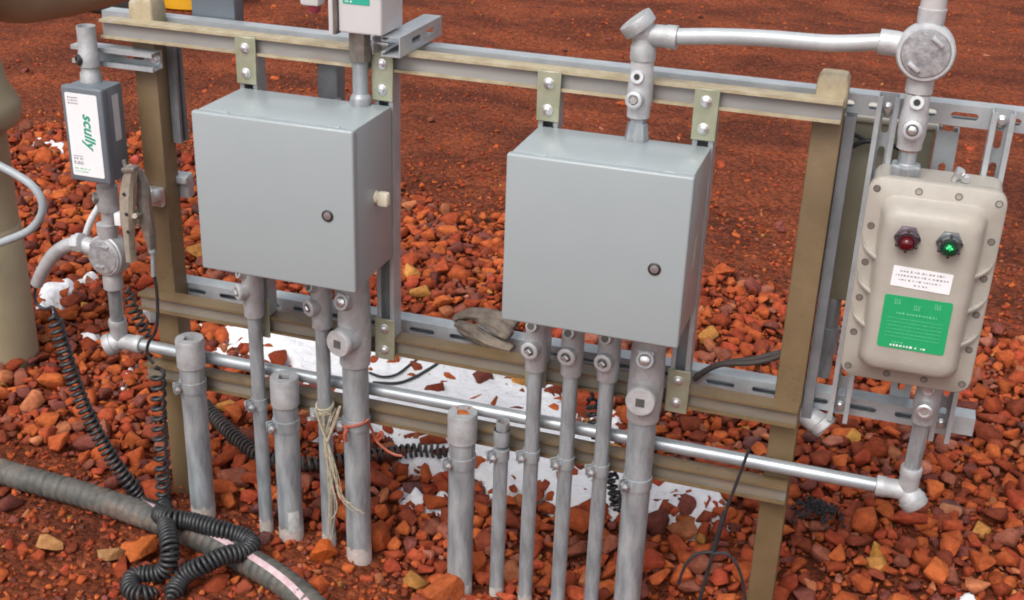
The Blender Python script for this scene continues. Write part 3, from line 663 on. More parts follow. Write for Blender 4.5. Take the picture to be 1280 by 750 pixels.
stub(1, .510, 'thick capped conduit stub, tallest and farthest left of the stubs', 'dark')
s2 = stub(2, .455, 'thick capped conduit stub under the left enclosure with a small sticker', 'dark')
stub(5, .452, 'thick capped conduit stub with red dirt heaped in its square socket', 'dirt')
stub(6, .448, 'slim capped conduit stub beside the thick dirt-topped stub', 'thin')
bm = BM(); x, y, r = PIPES[2]
L = [[V((x+(r+.0008)*math.cos(a), y+(r+.0008)*math.sin(a), z)) for a in np.linspace(rad(-75), rad(-20), 8)] for z in (.035, .095)]
for a, b, c, d in zip(L[0], L[0][1:], L[1][1:], L[1]): bm.faces.new([bm.verts.new(p) for p in (a, b, c, d)])
obj('sticker', bm, mat('worn sticker', (.36, .37, .37), (.6, .6, .58), .6, 0, 60), s2)

# ------------------------------------------------------------------ the long horizontal run
yc = .0175; RL = .0148
pl, pr = at(152, 428, yc), at(1118, 602, yc); zc = .437
run = thing('conduit_run', 'long shiny horizontal conduit with cast elbows at both ends', 'conduit', (.34, yc, zc-.02))
x0, x1 = -.592, 1.298
bm = BM(); cyl(bm, (x0+.03, yc, zc), (x1-.05, yc, zc), RL, 24); obj('pipe', bm, EMT, run)
def elbow(cx, sgn, capdir, top):
    bm = BM(); c = V((cx, yc, zc))
    lathe(bm, c-V((sgn*.064, 0, 0)), (sgn, 0, 0), [(.0165, 0), (.021, .001), (.0222, .004), (.0222, .018), (.0205, .022), (.0205, .066)], 28)
    lathe(bm, c+V((0, 0, .06)), (0, 0, -1), [(.0165, 0), (.021, .001), (.0222, .004), (.0222, .018), (.0205, .022), (.0205, .062)], 28)
    bmesh.ops.create_uvsphere(bm, u_segments=20, v_segments=12, radius=.0215, matrix=Matrix.Translation(c))
    d = V(capdir).normalized(); lathe(bm, c-d*.012, d, [(.02, 0), (.022, .012), (.026, .022), (.026, .03)], 28)
    e = obj('elbow', bm, CAST, run); bm = BM(); lathe(bm, c+d*.018, d, [(.0285, 0), (.0285, .016), (.026, .019), (.008, .02)], 32); obj('cap', bm, CAST, e)
elbow(x0, -1, (-.75, -.35, -.35), 0); elbow(x1, 1, (.62, -.15, -.78), 0)
gl_c = at(132, 318, -.02)
bm = BM(); tl = V((-.566, -.016, .615)); cyl(bm, (x0, yc, zc+.05), tl, .0165, 24); obj('riser', bm, GALV, run)
bm = BM(); cyl(bm, (x1, yc, zc+.05), (x1+.002, .01, .62), .0165, 24); obj('riser', bm, GALV, run)
bm = BM(); xx = x1+.002
lathe(bm, (xx, .01, .607), (0, 0, 1), [(.0175, 0), (.0215, .002), (.0215, .02), (.024, .04), (.0225, .075), (.0225, .108), (.020, .112)], 28)
d = dirv(-.05, -1); lathe(bm, (xx, .01, .650), d, [(.017, 0), (.016, .036)], 24); lathe(bm, (xx, .01, .688), dirv(-.05, -1, .2), [(.013, 0), (.0115, .03)], 20)
s = obj('seal_fitting', bm, CAST, run)
for z, r_, L_ in ((.650, .0165, .036), (.688, .0118, .03)):
    bm = BM(); lathe(bm, V((xx, .01, z))+d*L_+V((0, 0, .006 if r_ < .014 else 0)), d, [(r_, 0), (r_, .004), (r_*.85, .006), (r_*.6, .006), (r_*.5, .003)], 24); obj('plug', bm, ZINC, s)

# ------------------------------------------------------------------ left stack: small box, round junction box, coiled leads
bx0, bx1, bz0, bz1, byf, byk = -.598, -.494, .8915, 1.1095, -.088, .036
bz0 += 0
sb = thing('sensor_box', 'small dark grey box with a white label hung on the left arm', 'control box', (-.546, -.03, bz0))
bm = BM(); box(bm, bx0+.004, bx1-.004, byf+.022, -.004, bz0+.002, bz1-.002, .004); obj('body', bm, GREY, sb)
bm = BM(); box(bm, bx0, bx1, byf, byf+.021, bz0, bz1, .005, 3); cv = obj('cover', bm, GREY, sb)
lx0, lx1, lz0, lz1 = bx0+.010, bx1-.013, bz0+.014, bz1-.014
bm = BM(); add_mesh(bm, curve_fill([rrect(lx1-lx0, lz1-lz0, .004)], .0008), fmat(((lx0+lx1)/2, byf-.0005, (lz0+lz1)/2), (1, 0, 0), (0, 0, 1))); lb = obj('label', bm, WHITE, cv)
bm = BM(); text(bm, 'scully', ((lx0+lx1)/2+.012, byf-.0012, lz0+(lz1-lz0)*.56), (0, 0, -1), (1, 0, 0), .036, .0003, .28, .0008); obj('lettering', bm, TEAL, lb)
bm = BM()
def scribble(bm, x0, x1, z, y, h, seed, ax=(1, 0, 0), up=(0, 0, 1)):
    r = random.Random(seed); x = x0
    while x < x1:
        w = min(r.uniform(.6, 1.5)*h, x1-x); hh = h*r.uniform(.55, 1); obox(bm, (x+w/2, y, z), E3, (w*.38, .0003, hh/2)); x += w+h*(.35 if r.random() < .75 else .9)
for k in range(3): scribble(bm, lx0+.006, lx0+.032, lz1-.010-.0065*k, byf-.0013, .0035, k)
for k in range(2): scribble(bm, lx0+.006, lx0+.03, lz0+.040-.008*k, byf-.0013, .005, 10+k)
for a, b, c, d in ((lx0+.006, lx0+.03, lz0+.046, .0007), (lx0+.006, lx0+.03, lz0+.028, .0007)): obox(bm, ((a+b)/2, byf-.0013, c), E3, ((b-a)/2, .0003, d))
obj('lettering', bm, INK, lb)
bm = BM(); scribble(bm, lx0+.006, lx0+.045, lz0+.017, byf-.0013, .0045, 21); scribble(bm, lx0+.006, lx0+.04, lz0+.010, byf-.0013, .003, 22); obj('lettering', bm, INKG, lb)
bm = BM(); add_mesh(bm, curve_fill([rrect(.022, .105, .002)], .0008), fmat((bx1-.0036, -.035, bz1-.075), (0, 1, 0), (0, 0, 1))); obj('sticker', bm, mat('grey rating plate', (.5, .49, .5), (.58, .57, .58), .5, 0, 60), sb)
# fitting above
tp = thing('pipe_stub', 'short open pipe fitting on top of the small grey box', 'pipe fitting', (-.562, -.024, bz1))
bm = BM(); lathe(bm, (-.562, -.024, bz1-.004), (0, 0, 1), [(.016, 0), (.024, .002), (.023, .02), (.0195, .026), (.0195, .034), (.0225, .036), (.0225, .068), (.0205, .071), (.0205, .125), (.0185, .125), (.0175, .07), (.001, .069)], 28)
obj('pipe', bm, CAST, tp)
bm = BM(); lathe(bm, (-.562, -.024, bz1+.048), dirv(-.6, -.8), [(.014, .01), (.013, .026), (.011, .028), (.008, .028), (.007, .024)], 20); obj('plug', bm, LOCK, tp)
# nipple, round junction box
jx, jy, jz = -.565, -.020, .688
jl = thing('junction_box', 'round cast junction box below the small grey box', 'junction box', (jx, jy, jz-.06))
fd = dirv(-.12, -.98, .08)
bm = BM(); lathe(bm, V((jx, jy, jz))-fd*.028, fd, [(.03, 0), (.046, .006), (.05, .016), (.05, .046), (.047, .049)], 36)
lathe(bm, (jx, jy, jz-.088), (0, 0, 1), [(.0175, 0), (.0235, .002), (.0235, .03), (.02, .05)], 24)
lathe(bm, (jx, jy, jz+.03), (0, 0, 1), [(.02, 0), (.024, .024), (.0245, .048), (.018, .050)], 24)
lathe(bm, (jx-.03, jy, jz+.008), (-1, 0, .12), [(.02, 0), (.0215, .02), (.0215, .038), (.016, .04)], 24)
obj('body', bm, CAST, jl)
bm = BM(); c = V((jx, jy, jz))+fd*.021; lathe(bm, c, fd, [(.047, 0), (.046, .003), (.041, .004), (.040, .0055), (.038, .006)], 36)
for s in (1, -1): obox(bm, c+fd*.007+V((s*.008, 0, s*.026)), frame(fd), (.012, .0035, .004), .001)
obj('cover', bm, COVR, jl)
nip = thing('pipe_union', 'cast union fitting between small grey box and round junction box', 'pipe fitting', (jx+.01, jy, jz+.075))
bm = BM(); top = bz0+.002; b0 = jz+.074; L_ = top-b0
lathe(bm, (jx+.006, jy, b0), (.05, 0, 1), [(.0165, 0), (.0165, L_*.28), (.0235, L_*.30), (.0255, L_*.42), (.0235, L_*.75), (.0185, L_*.78), (.0185, L_*.9), (.03, L_*.91), (.03, L_)], 28)
for s in (-1, 1): obox(bm, (jx+.012+s*.03, jy, top-.006), E3, (.012, .012, .005), .002)
obj('fitting', bm, CAST, nip)
bm = BM(); lathe(bm, (jx+.008, jy, b0+L_*.55), dirv(-.7, -.7), [(.014, .008), (.013, .03), (.011, .032), (.009, .032), (.008, .028)], 20); obj('plug', bm, STEELD, nip)
bm = BM(); cc_ = at(144, 262, -.01); box(bm, jx+.035, jx+.052, jy-.02, jy+.01, jz+.085, jz+.115, .002); obj('tag', bm, WHITE, nip)
# goose neck with the cord leaving it
def Q(y, *uv): return [at(u, v, y) for u, v in uv]
gn = thing('goose_neck', 'curved grey cord outlet pipe left of the round junction box', 'pipe fitting', at(60, 330, -.03))
bm = BM(); tube(bm, Q(-.03, (96, 305), (82, 308), (66, 320), (54, 338), (46, 355)), [.0175, .0175, .0168, .016, .0155], 18); obj('pipe', bm, PVC, gn) if False else None
P = smooth_path(Q(-.03, (98, 304), (82, 308), (66, 320), (54, 338), (46, 355)), 6)
bm = BM(); tube(bm, P, [.0185-.0035*i/len(P) for i in range(len(P))], 18); obj('pipe', bm, CAST, gn)
bm = BM(); a = at(104, 303, -.03); b = at(92, 304, -.03); lathe(bm, a, b-a, [(.019, 0), (.024, .002), (.024, .014), (.019, .016), (.021, .017), (.021, .026), (.018, .028)], 8); obj('collar', bm, CASTW, gn)
bm = BM(); tube(bm, Q(.045, (134, 240), (124, 258), (114, 275), (108, 292), (104, 312)), .0085, 12, k=6); solo('drain_tube', bm, PVC, 'thin pale tube curving down behind the round junction box', 'tube')
# coil A: from goose neck to the ground and over the hose
cA = thing('coiled_cord', 'black coiled cord running from the goose neck down over the hose', 'cord', atz(200, 650, .05), 'black coiled grounding cords')
bm = BM(); tube(bm, Q(-.03, (46, 355), (43, 368), (46, 380), (56, 386), (66, 384), (70, 392)), .0042, 10, k=8); obj('lead', bm, BLACK, cA)
pathA = Q(-.03, (66, 392), (76, 425), (90, 470), (108, 515), (132, 560), (160, 602), (186, 632)) + [atz(206, 646, .085), atz(240, 652, .087), atz(275, 662, .085), atz(302, 670, .075), atz(314, 680, .07), atz(304, 690, .075), atz(282, 694, .085), atz(255, 706, .075), atz(232, 718, .05), atz(222, 732, .03), atz(212, 748, .025)]
bm = BM(); tube(bm, helix(pathA, lambda f: .0150+.0035*min(1, max(0, (f-.3)*3)), .0, lambda f: .0185-.008*min(1, f*1.6)), .0053, 7); obj('coil', bm, BLACK, cA, 60)
# ground clamp
kc = thing('ground_clamp', 'worn spring clamp hanging beside the left post', 'clamp', at(172, 325, -.075))
def jaw(uv, wr, y):
    bm = BM(); P = smooth_path(Q(y, *uv), 5); n = len(P); d3 = V((0, 1, 0)); loops = []
    for i, p in enumerate(P):
        t = (P[min(i+1, n-1)]-P[max(i-1, 0)]).normalized(); s = t.cross(d3).normalized(); w = wr(i/(n-1)); dp = .011
        loops.append([p+s*w*a+d3*dp*b for a, b in ((-1, .7), (-1, -.4), (-.6, -1), (.6, -1), (1, -.4), (1, .7))])
    rings(bm, loops); return bm
k1 = obj('jaw', jaw([(165, 208), (160, 235), (159, 265), (161, 295), (164, 326)], lambda f: .010+.007*math.sin(math.pi*min(1, f*1.3)), -.085), CLAMPM, kc)
bm = BM()
for u, v in ((155, 243), (158, 268), (160, 290)): c = at(u, v, -.097); lathe(bm, c, (0, -1, 0), [(.0045, 0), (.0045, .0008)], 12)
obj('hole', bm, DARK, k1)
bm = BM(); c = at(163, 211, -.088); obox(bm, c, (V((1, 0, .2)).normalized(), E3[1], V((-.2, 0, 1)).normalized()), (.017, .012, .006), .003); cyl(bm, at(155, 200, -.08), at(158, 215, -.08), .005, 10); obj('jaw_tip', bm, STEELD, kc)
obj('jaw', jaw([(173, 212), (179, 235), (180, 262), (186, 290), (191, 315)], lambda f: .007+.010*math.sin(math.pi*min(1, max(0, f*1.2-.1))), -.055), STEELD, kc)
bm = BM(); cyl(bm, at(168, 270, -.10), at(180, 268, -.04), .006, 12); tube(bm, helix([at(170, 262, -.07), at(172, 285, -.07)], .009, 0, .006, 7, 10), .0016, 5); obj('pivot', bm, CLAMPM, kc)
bm = BM(); c = at(171, 198, -.045); lathe(bm, c, (.2, -1, .1), [(.009, 0), (.009, .012), (.004, .014)], 16); obj('insulator', bm, mat('red insulator', (.42, .06, .03), None, .5), kc)
bm = BM(); a = at(190, 312, -.06); lathe(bm, a, (.02, 0, -1), [(.008, 0), (.009, .006), (.006, .012)], 14); tube(bm, Q(-.06, (191, 316), (192, 345)), .0058, 10); obj('ferrule', bm, GALV, kc)
cB = thing('coiled_cord', 'black coiled cord hanging straight down from the spring clamp', 'cord', atz(200, 735, .03), 'black coiled grounding cords')
bm = BM(); tube(bm, Q(-.055, (192, 340), (196, 365), (197, 395), (194, 415)) + Q(-.04, (186, 428), (184, 442), (192, 455)), .0040, 10, k=8); obj('lead', bm, BLACK, cB)
pathB = Q(-.035, (198, 458), (198, 500), (200, 545), (203, 590), (205, 628)) + [atz(208, 655, .085), atz(212, 680, .085), atz(212, 700, .06), atz(205, 714, .035), atz(190, 718, .025), atz(174, 718, .022), atz(164, 725, .02), atz(165, 738, .02), atz(178, 744, .02), atz(196, 740, .02)]
bm = BM(); tube(bm, helix(pathB, lambda f: .0155+.003*min(1, max(0, (f-.45)*4)), .0, lambda f: .029-.018*min(1, max(0, (f-.40)*5))), .0050, 7); obj('coil', bm, BLACK, cB, 60)
# coil C on the ground behind the pipes
cz = .05
bm = BM(); pathC = [atz(u, v, cz) for u, v in ((250, 500), (275, 528), (300, 552), (330, 572), (380, 580), (430, 575), (480, 568), (520, 563), (562, 566))]
tube(bm, helix(pathC, .0170, 0, .016), .0044, 6); solo('coiled_cord', bm, BLACKD, 'dusty black coiled cord lying on the gravel behind the pipes', 'cord', 'black coiled grounding cords', 60)
bm = BM(); tube(bm, helix(Q(.05, (738, 492), (741, 510), (743, 530), (752, 560), (764, 592), (772, 640)), .0125, 0, lambda f: .020-.006*f), .0042, 6); solo('coiled_cord', bm, BLACK, 'short black coiled cord hanging behind the right enclosure conduits', 'cord', 'black coiled grounding cords', 60)
bm = BM(); tube(bm, helix([at(158, 360, .16), at(166, 385, .16), at(176, 405, .16), at(190, 430, .16)], .013, 0, .018), .004, 6); solo('coiled_cord', bm, BLACKD, 'short black coil behind the left riser pipe', 'cord', 'black coiled grounding cords', 60)
bm = BM(); tube(bm, [atz(u, v, .06) for u, v in ((462, 466), (478, 471), (496, 468), (515, 454), (535, 440))], .0042, 8, k=8); solo('loose_wire', bm, BLACK, 'thin black wire arching on the snow, upper of two', 'wire', 'black wires on the snow')
bm = BM(); tube(bm, [atz(u, v, .06) for u, v in ((466, 478), (495, 479), (515, 473), (535, 462), (560, 446))], .0046, 8, k=8); solo('loose_wire', bm, BLACK, 'thin black wire arching on the snow, lower of two', 'wire', 'black wires on the snow')

# ------------------------------------------------------------------ hose
hp = [atz(u, v, .035) for u, v in ((-420, 440), (-230, 512), (-90, 558), (10, 594), (110, 622), (205, 656), (290, 694), (370, 742), (440, 800), (500, 880))]
hp = [V((p.x, p.y, float(ground_z(p.x, p.y))+.036)) for p in hp]
P = smooth_path(hp, 90); dl = [0]
for a, b in zip(P, P[1:]): dl.append(dl[-1]+(b-a).length)
ho = thing('hose', 'thick ribbed grey hose with a pink stripe lying on the dirt', 'hose', (hp[4].x, hp[4].y, 0))
R0 = .0315; RR = [R0+.0042*abs(math.sin(math.pi*s/.0235))**.6-.0022 for s in dl]
bm = BM(); tube(bm, P, RR, 28); obj('body', bm, HOSE, ho, 70)
T, Xv = transport(P); bm = BM(); prev = None
for i, (p, t, x, r) in enumerate(zip(P, T, Xv, RR)):
    y = t.cross(x); f = dl[i]/dl[-1]; a0 = rad(-100+300*f)
    up = V((0, 0, 1)); side = t.cross(up).normalized()          # side points to the camera's side of the hose
    row = []
    for j in range(5):
        a = rad(float(np.interp(f, [0, .31, .39, .50, .62, .675, .74, 1], [-10, -33, -80, -140, -170, -262, -280, -330]))+(-13+6.5*j)); row.append(bm.verts.new(p+(side*math.cos(a)+up*math.sin(a))*(R0+.0022)))
    if prev:
        for j in range(4): bm.faces.new((prev[j], prev[j+1], row[j+1], row[j]))
    prev = row
obj('stripe', bm, PINK, ho, 70)

# ------------------------------------------------------------------ rope, wires, rag, zip tie
bm = BM(); x, y, r = PIPES[3]
for k in range(3):
    tube(bm, [V((x+(r+.003)*math.cos(a), y+(r+.003)*math.sin(a), .40-.011*k+.006*math.sin(a+k))) for a in np.linspace(0, 6.4, 24)], .0028, 6)
rp = random.Random(4)
for k in range(13):
    u0 = rp.uniform(398, 424); pts = [at(u0, rp.uniform(510, 530), -.058)]
    if k < 7: pts += [at(408+rp.uniform(-4, 5), 552, -.062), at(412+rp.uniform(-4, 6), 590, -.066), at(416+rp.uniform(-6, 8), 635, -.064), at(411+rp.uniform(-2, 4), 672+rp.uniform(-20, 10), -.06)]
    else: pts += [at(410, 552, -.062), at(418+rp.uniform(-2, 4), 590, -.075), at(430+rp.uniform(-6, 8), 622, -.085), at(448+rp.uniform(-14, 8), 642+rp.uniform(-14, 4), -.085)]
    tube(bm, pts, rp.choice([.0008, .0011, .0019]), 6, k=5)
tube(bm, Q(-.07, (425, 508), (418, 530), (409, 552)), .0032, 6, k=4); tube(bm, Q(-.07, (394, 512), (402, 535), (409, 552)), .0028, 6, k=4)
solo('rope', bm, STRAW, 'frayed straw coloured rope tied round the thin conduit', 'rope')
bm = BM(); x, y, r = PIPES[4]
ring = [V((x+(r+.004)*math.cos(a), y+(r+.004)*math.sin(a), .378+.008*math.sin(a*1.3))) for a in np.linspace(rad(200), rad(345), 18)]
tube(bm, [at(431, 545, -.075), at(433, 538, -.075)] + ring + Q(-.02, (468, 545), (472, 553), (482, 562), (493, 568), (503, 570)), .0032, 8, k=3)
tube(bm, [at(432, 552, -.078), at(431, 543, -.078), at(434, 536, -.073)], .0045, 8, k=3)
tube(bm, Q(-.015, (470, 548), (476, 540), (478, 545), (471, 552)), .0038, 8, k=4)
solo('orange_wire', bm, ORANGE, 'orange wire looped around the thick conduit under the left enclosure', 'wire')
def crumple(bm, c, size, seed, rot=0):
    r = bmesh.ops.create_icosphere(bm, subdivisions=5, radius=1)
    M = Matrix.Rotation(rot, 3, 'Z')
    for v in r['verts']:
        p = v.co.copy(); n_ = mnoise.fractal(p*1.3+V((seed, 0, 0)), .7, 2, 4); rid = abs(mnoise.noise(p*2.2+V((0, seed, 3))))
        n_ = mnoise.noise(p*1.3+V((seed, 0, 0))); q = p*(1+.30*n_-.12*(1-rid)**2+.06)
        v.co = V(c) + M @ V((q.x*size[0], q.y*size[1], q.z*size[2]))
def fold(bm, pts, r0, seed):
    P = smooth_path(pts, 12); T, Xv = transport(P); L5 = []; m = 40
    for i, (p, t, x) in enumerate(zip(P, T, Xv)):
        f = i/(len(P)-1); y = t.cross(x); rr = r0*(.45+.75*math.sin(math.pi*(.12+.76*f)))
        L5.append([p+(x*math.cos(6.2832*j/m)*1.0+y*math.sin(6.2832*j/m)*.72)*rr*(1+.34*mnoise.noise(V((math.cos(6.2832*j/m)*1.5, math.sin(6.2832*j/m)*1.5, f*3+seed)))+.16*math.sin(5*6.2832*j/m+f*7+seed)*mnoise.noise(V((f*5, seed, j*.05)))) for j in range(m)])
    rings(bm, L5)
bm = BM()
fold(bm, [at(570, 398, .12), at(592, 392, .11), at(620, 396, .10), at(646, 406, .09)], .017, 1)
fold(bm, [at(572, 405, .10), at(592, 414, .075), at(612, 426, .055), at(640, 437, .045)], .016, 4)
fold(bm, [at(575, 410, .095), at(600, 424, .07), at(625, 436, .05)], .014, 9)
fold(bm, [at(602, 400, .09), at(622, 408, .07), at(638, 420, .06)], .017, 12)
solo('rag', bm, RAG, 'stiff grey brown rag stuffed between the middle rail and the channel behind', 'rag', smooth=80)
bm = BM(); tube(bm, [at(936, 562, -.05), at(925, 592, -.055), at(907, 640, -.06), at(892, 688, -.06), at(880, 730, -.06), at(872, 758, -.06), at(864, 800, -.05)], [.0035]*4+[.0045]*3, 10) 
tube(bm, [at(906, 640, -.056), at(898, 668, -.056), at(890, 694, -.056)], .0062, 10)
tube(bm, Q(-.06, (892, 690), (872, 692), (857, 706), (848, 730)), .0035, 8, k=6); tube(bm, Q(-.06, (890, 692), (908, 692), (922, 708), (930, 735), (932, 762), (934, 790)), .0035, 8, k=6)
solo('cable_whip', bm, BLACK, 'black wire whip with two loops standing in front of the right post', 'wire')
bm = BM(); tube(bm, Q(.09, (868, 474), (885, 462), (905, 455), (935, 454), (960, 450), (985, 441)), .0062, 10, k=8); tube(bm, Q(.10, (870, 470), (892, 458), (915, 452), (940, 449), (965, 443), (990, 436)), .0062, 10, k=8)
solo('black_cable', bm, BLACKD, 'pair of dusty black cables crossing behind the right post at the middle rail', 'cable')
bm = BM(); tube(bm, Q(.16, (1052, 200), (1062, 186), (1080, 177), (1100, 178), (1120, 184), (1142, 194)), .0048, 10, k=8); tube(bm, Q(.165, (1056, 163), (1068, 168), (1082, 176)), .0042, 10, k=6)
solo('black_cable', bm, BLACK, 'thin black cable arching behind the struts above the beige panel', 'cable')

# ------------------------------------------------------------------ overhead conduit from right enclosure to the round box
bxx, byy = .676, -.016; zt2 = .7836+.345
oc = thing('seal_riser', 'upright seal fitting and union on top of the right enclosure', 'pipe fitting', (bxx, byy, zt2))
eb = V((bxx, byy, zt2+.196))
bm = BM(); lathe(bm, (bxx, byy, zt2-.002), (0, 0, 1), [(.024, 0), (.0245, .003), (.0235, .008), (.0205, .031), (.0205, .034), (.0165, .036), (.0165, .052)], 8); obj('union', bm, GALV, oc, 30)
bm = BM(); lathe(bm, (bxx, byy, zt2+.045), (0, 0, 1), [(.017, 0), (.0225, .001), (.0225, .02), (.0245, .035), (.0245, .06), (.0225, .085), (.0222, .112), (.018, .113)], 28)
d = dirv(-.1, -1, .1)
lathe(bm, (bxx, byy, zt2+.083), d, [(.018, 0), (.0165, .036)], 24); lathe(bm, (bxx, byy, zt2+.123), dirv(-.1, -1, .25), [(.0135, 0), (.0125, .029)], 20); s = obj('seal_fitting', bm, CASTW, oc)
bm = BM(); lathe(bm, V((bxx, byy, zt2+.083))+d*.036, d, [(.0165, 0), (.0165, .004), (.013, .006), (.011, .006), (.009, .003)], 26); pl = obj('plug', bm, CASTW, s); bm = BM(); lathe(bm, V((bxx, byy, zt2+.083))+d*.0385, d, [(.0105, 0), (.0105, .0006)], 24); obj('recess', bm, SOCK, pl); bm = BM(); lathe(bm, V((bxx, byy, zt2+.083))+d*.039, d, [(.0085, 0), (.007, .004)], 6); obj('socket', bm, ZINC, pl)
bm = BM(); dd = dirv(-.1, -1, .25); lathe(bm, V((bxx, byy, zt2+.123))+dd*.0292, dd, [(.006, 0), (.006, .0006)], 16); obj('plug_hole', bm, DARK, s)
ov = thing('overhead_conduit', 'pale horizontal conduit from capped elbow to the round junction box', 'conduit', (.9, byy, 1.33))
ez = zt2+.203; q0 = at(826, 45, byy); jr = at(1157, 67, -.045); q1 = V((jr.x-.075, 0, jr.z+.004))
c = V((bxx+.002, byy, (q0.z)))
bm = BM(); tube(bm, [V((bxx+.03, byy, q0.z)), at(850, 45.5, byy), at(900, 45.5, -.012), at(960, 48, -.010), at(1040, 54, -.005), V((q1.x, 0, q1.z))], .0152, 24, k=8); obj('pipe', bm, PALE, ov)
bm = BM(); lathe(bm, (bxx, byy, zt2+.157), (0, 0, 1), [(.0175, 0), (.0245, .001), (.0245, .026), (.0225, .03), (.0225, c.z-zt2-.157)], 28)
lathe(bm, c+V((.062, 0, 0)), (-1, 0, 0), [(.0155, 0), (.0225, .001), (.0225, .02), (.021, .024), (.021, .06)], 28); bmesh.ops.create_uvsphere(bm, u_segments=20, v_segments=12, radius=.0228, matrix=Matrix.Translation(c))
d = dirv(-.62, -.12, .78); lathe(bm, c-d*.01, d, [(.021, 0), (.0245, .014), (.0255, .026)], 28); e = obj('elbow', bm, CAST, ov)
bm = BM(); lathe(bm, c+d*.014, d, [(.0335, 0), (.034, .001), (.034, .021), (.033, .0225), (.006, .0225)], 32); obj('cap', bm, CAST, e)
jr = at(1157, 67, -.045); jc = V((jr.x, 0.0, jr.z-.004)); jc.x += .0
jb = thing('junction_box', 'large round cast junction box above the beige panel', 'junction box', (jc.x, 0, jc.z-.06))
fd = dirv(.02, -1, .03); Rb = .051
bm = BM(); lathe(bm, jc-fd*.022, fd, [(.035, 0), (.048, .006), (Rb, .014), (Rb, .052), (Rb-.003, .0565), (.043, .057), (.0425, .053)], 44)
lathe(bm, jc+V((0, 0, .03)), (0, 0, 1), [(.02, 0), (.024, .024), (.0245, .045), (.018, .046)], 28)
lathe(bm, jc-V((0, 0, .03)), (0, 0, -1), [(.02, 0), (.024, .022), (.0245, .046), (.018, .047)], 28)
lathe(bm, jc-V((.03, 0, -.006)), (-1, 0, .04), [(.019, 0), (.0225, .022), (.0225, .052), (.0155, .053)], 28); obj('body', bm, CASTW, jb)
bm = BM(); p = jc+fd*.031; lathe(bm, p, fd, [(.0425, 0), (.0425, .004), (.041, .006), (.02, .0075), (.001, .0078)], 44); cv = obj('cover', bm, COVR, jb)
for s in (1, -1): bm = BM(); ax = frame(fd); obox(bm, p+fd*.010+V((s*.017, 0, s*.024)), (V((.8, 0, -.6)), fd, V((.6, 0, .8))), (.012, .0045, .0035), .0012); obj('lug', bm, CASTW, cv)
tpp = jc+V((0, 0, .074)); ou = thing('pipe_stub', 'pale pipe rising out of the frame from the large round junction box', 'pipe fitting', tpp)
bm = BM(); lathe(bm, tpp, (0, 0, 1), [(.0215, 0), (.0225, .002), (.0225, .14), (.02, .142)], 24); obj('pipe', bm, WHITED, ou)
sx_ = 1.183; sr = thing('seal_riser', 'upright seal fitting and union above the beige panel', 'pipe fitting', (jc.x, 0, 1.13))
zb = 1.118; zj = jc.z-.078
bm = BM(); xx = jc.x
lathe(bm, (xx, 0, zb), (0, 0, 1), [(.028, 0), (.030, .003), (.030, .020), (.026, .024)], 6); lathe(bm, (xx, 0, zb+.02), (0, 0, 1), [(.02, 0), (.0165, .006), (.0165, .035)], 24); un = obj('union', bm, GALV, sr, 30)
bm = BM(); lathe(bm, (xx, 0, zb+.050), (0, 0, 1), [(.018, 0), (.018, .004)], 24); obj('thread_seal', bm, mat('rusty thread', (.40, .20, .12), None, .7), sr)
bm = BM(); Ls = zj-(zb+.053); lathe(bm, (xx, 0, zb+.053), (0, 0, 1), [(.0175, 0), (.0225, .001), (.0225, .012), (.0255, .03), (.0255, .06), (.0225, .08), (.0225, Ls-.001), (.018, Ls)], 28)
d = dirv(0, -1, .08); lathe(bm, (xx, 0, zb+.095), d, [(.019, 0), (.0175, .037)], 24); d2 = dirv(0, -1, .25); lathe(bm, (xx, 0, zb+.14), d2, [(.0138, 0), (.0125, .03)], 20); s = obj('seal_fitting', bm, CASTW, sr)
bm = BM(); lathe(bm, V((xx, 0, zb+.095))+d*.037, d, [(.0175, 0), (.0175, .004), (.0135, .0065), (.0115, .0065), (.009, .003)], 26); pl = obj('plug', bm, CASTW, s); bm = BM(); lathe(bm, V((xx, 0, zb+.095))+d*.0395, d, [(.0112, 0), (.0112, .0038)], 24); obj('recess', bm, SOCK, pl); bm = BM(); lathe(bm, V((xx, 0, zb+.095))+d*.04, d, [(.0085, 0), (.0085, .0045), (.006, .006)], 6); obj('socket', bm, ZINC, pl)
bm = BM(); lathe(bm, V((xx, 0, zb+.14))+d2*.0302, d2, [(.0062, 0), (.0062, .0006)], 16); obj('plug_hole', bm, DARK, s)

# ------------------------------------------------------------------ beige explosion-proof panel
px, pz, pw, ph = 1.2475, .919, .244, .412
pan = thing('control_panel', 'beige cast panel with red and green pilot lights and a green label', 'control panel', (px, 0, pz-ph/2))
def loop(w, h, r, y, n=6): return [(px+a, y, pz+b) for a, b in rrect(w, h, r, n)]
bm = BM(); rings(bm, [loop(pw-.012, ph-.012, .02, y) for y in (.057, -.024)]); bmesh.ops.recalc_face_normals(bm, faces=bm.faces[:]); obj('back_box', bm, BEIGE, pan)
bm = BM(); rings(bm, [loop(pw-.004, ph-.004, .026, -.024), loop(pw, ph, .028, -.027), loop(pw, ph, .028, -.047), loop(pw-.005, ph-.005, .026, -.050), loop(pw-.052, ph-.058, .028, -.0505), loop(pw-.058, ph-.066, .028, -.054), loop(pw-.064, ph-.074, .028, -.072), loop(pw-.074, ph-.086, .028, -.088), loop(pw-.092, ph-.106, .026, -.096), loop(pw-.115, ph-.14, .02, -.098), loop(.02, .02, .004, -.0985)])
bmesh.ops.recalc_face_normals(bm, faces=bm.faces[:])
cover = obj('cover', bm, BEIGE, pan, 50)
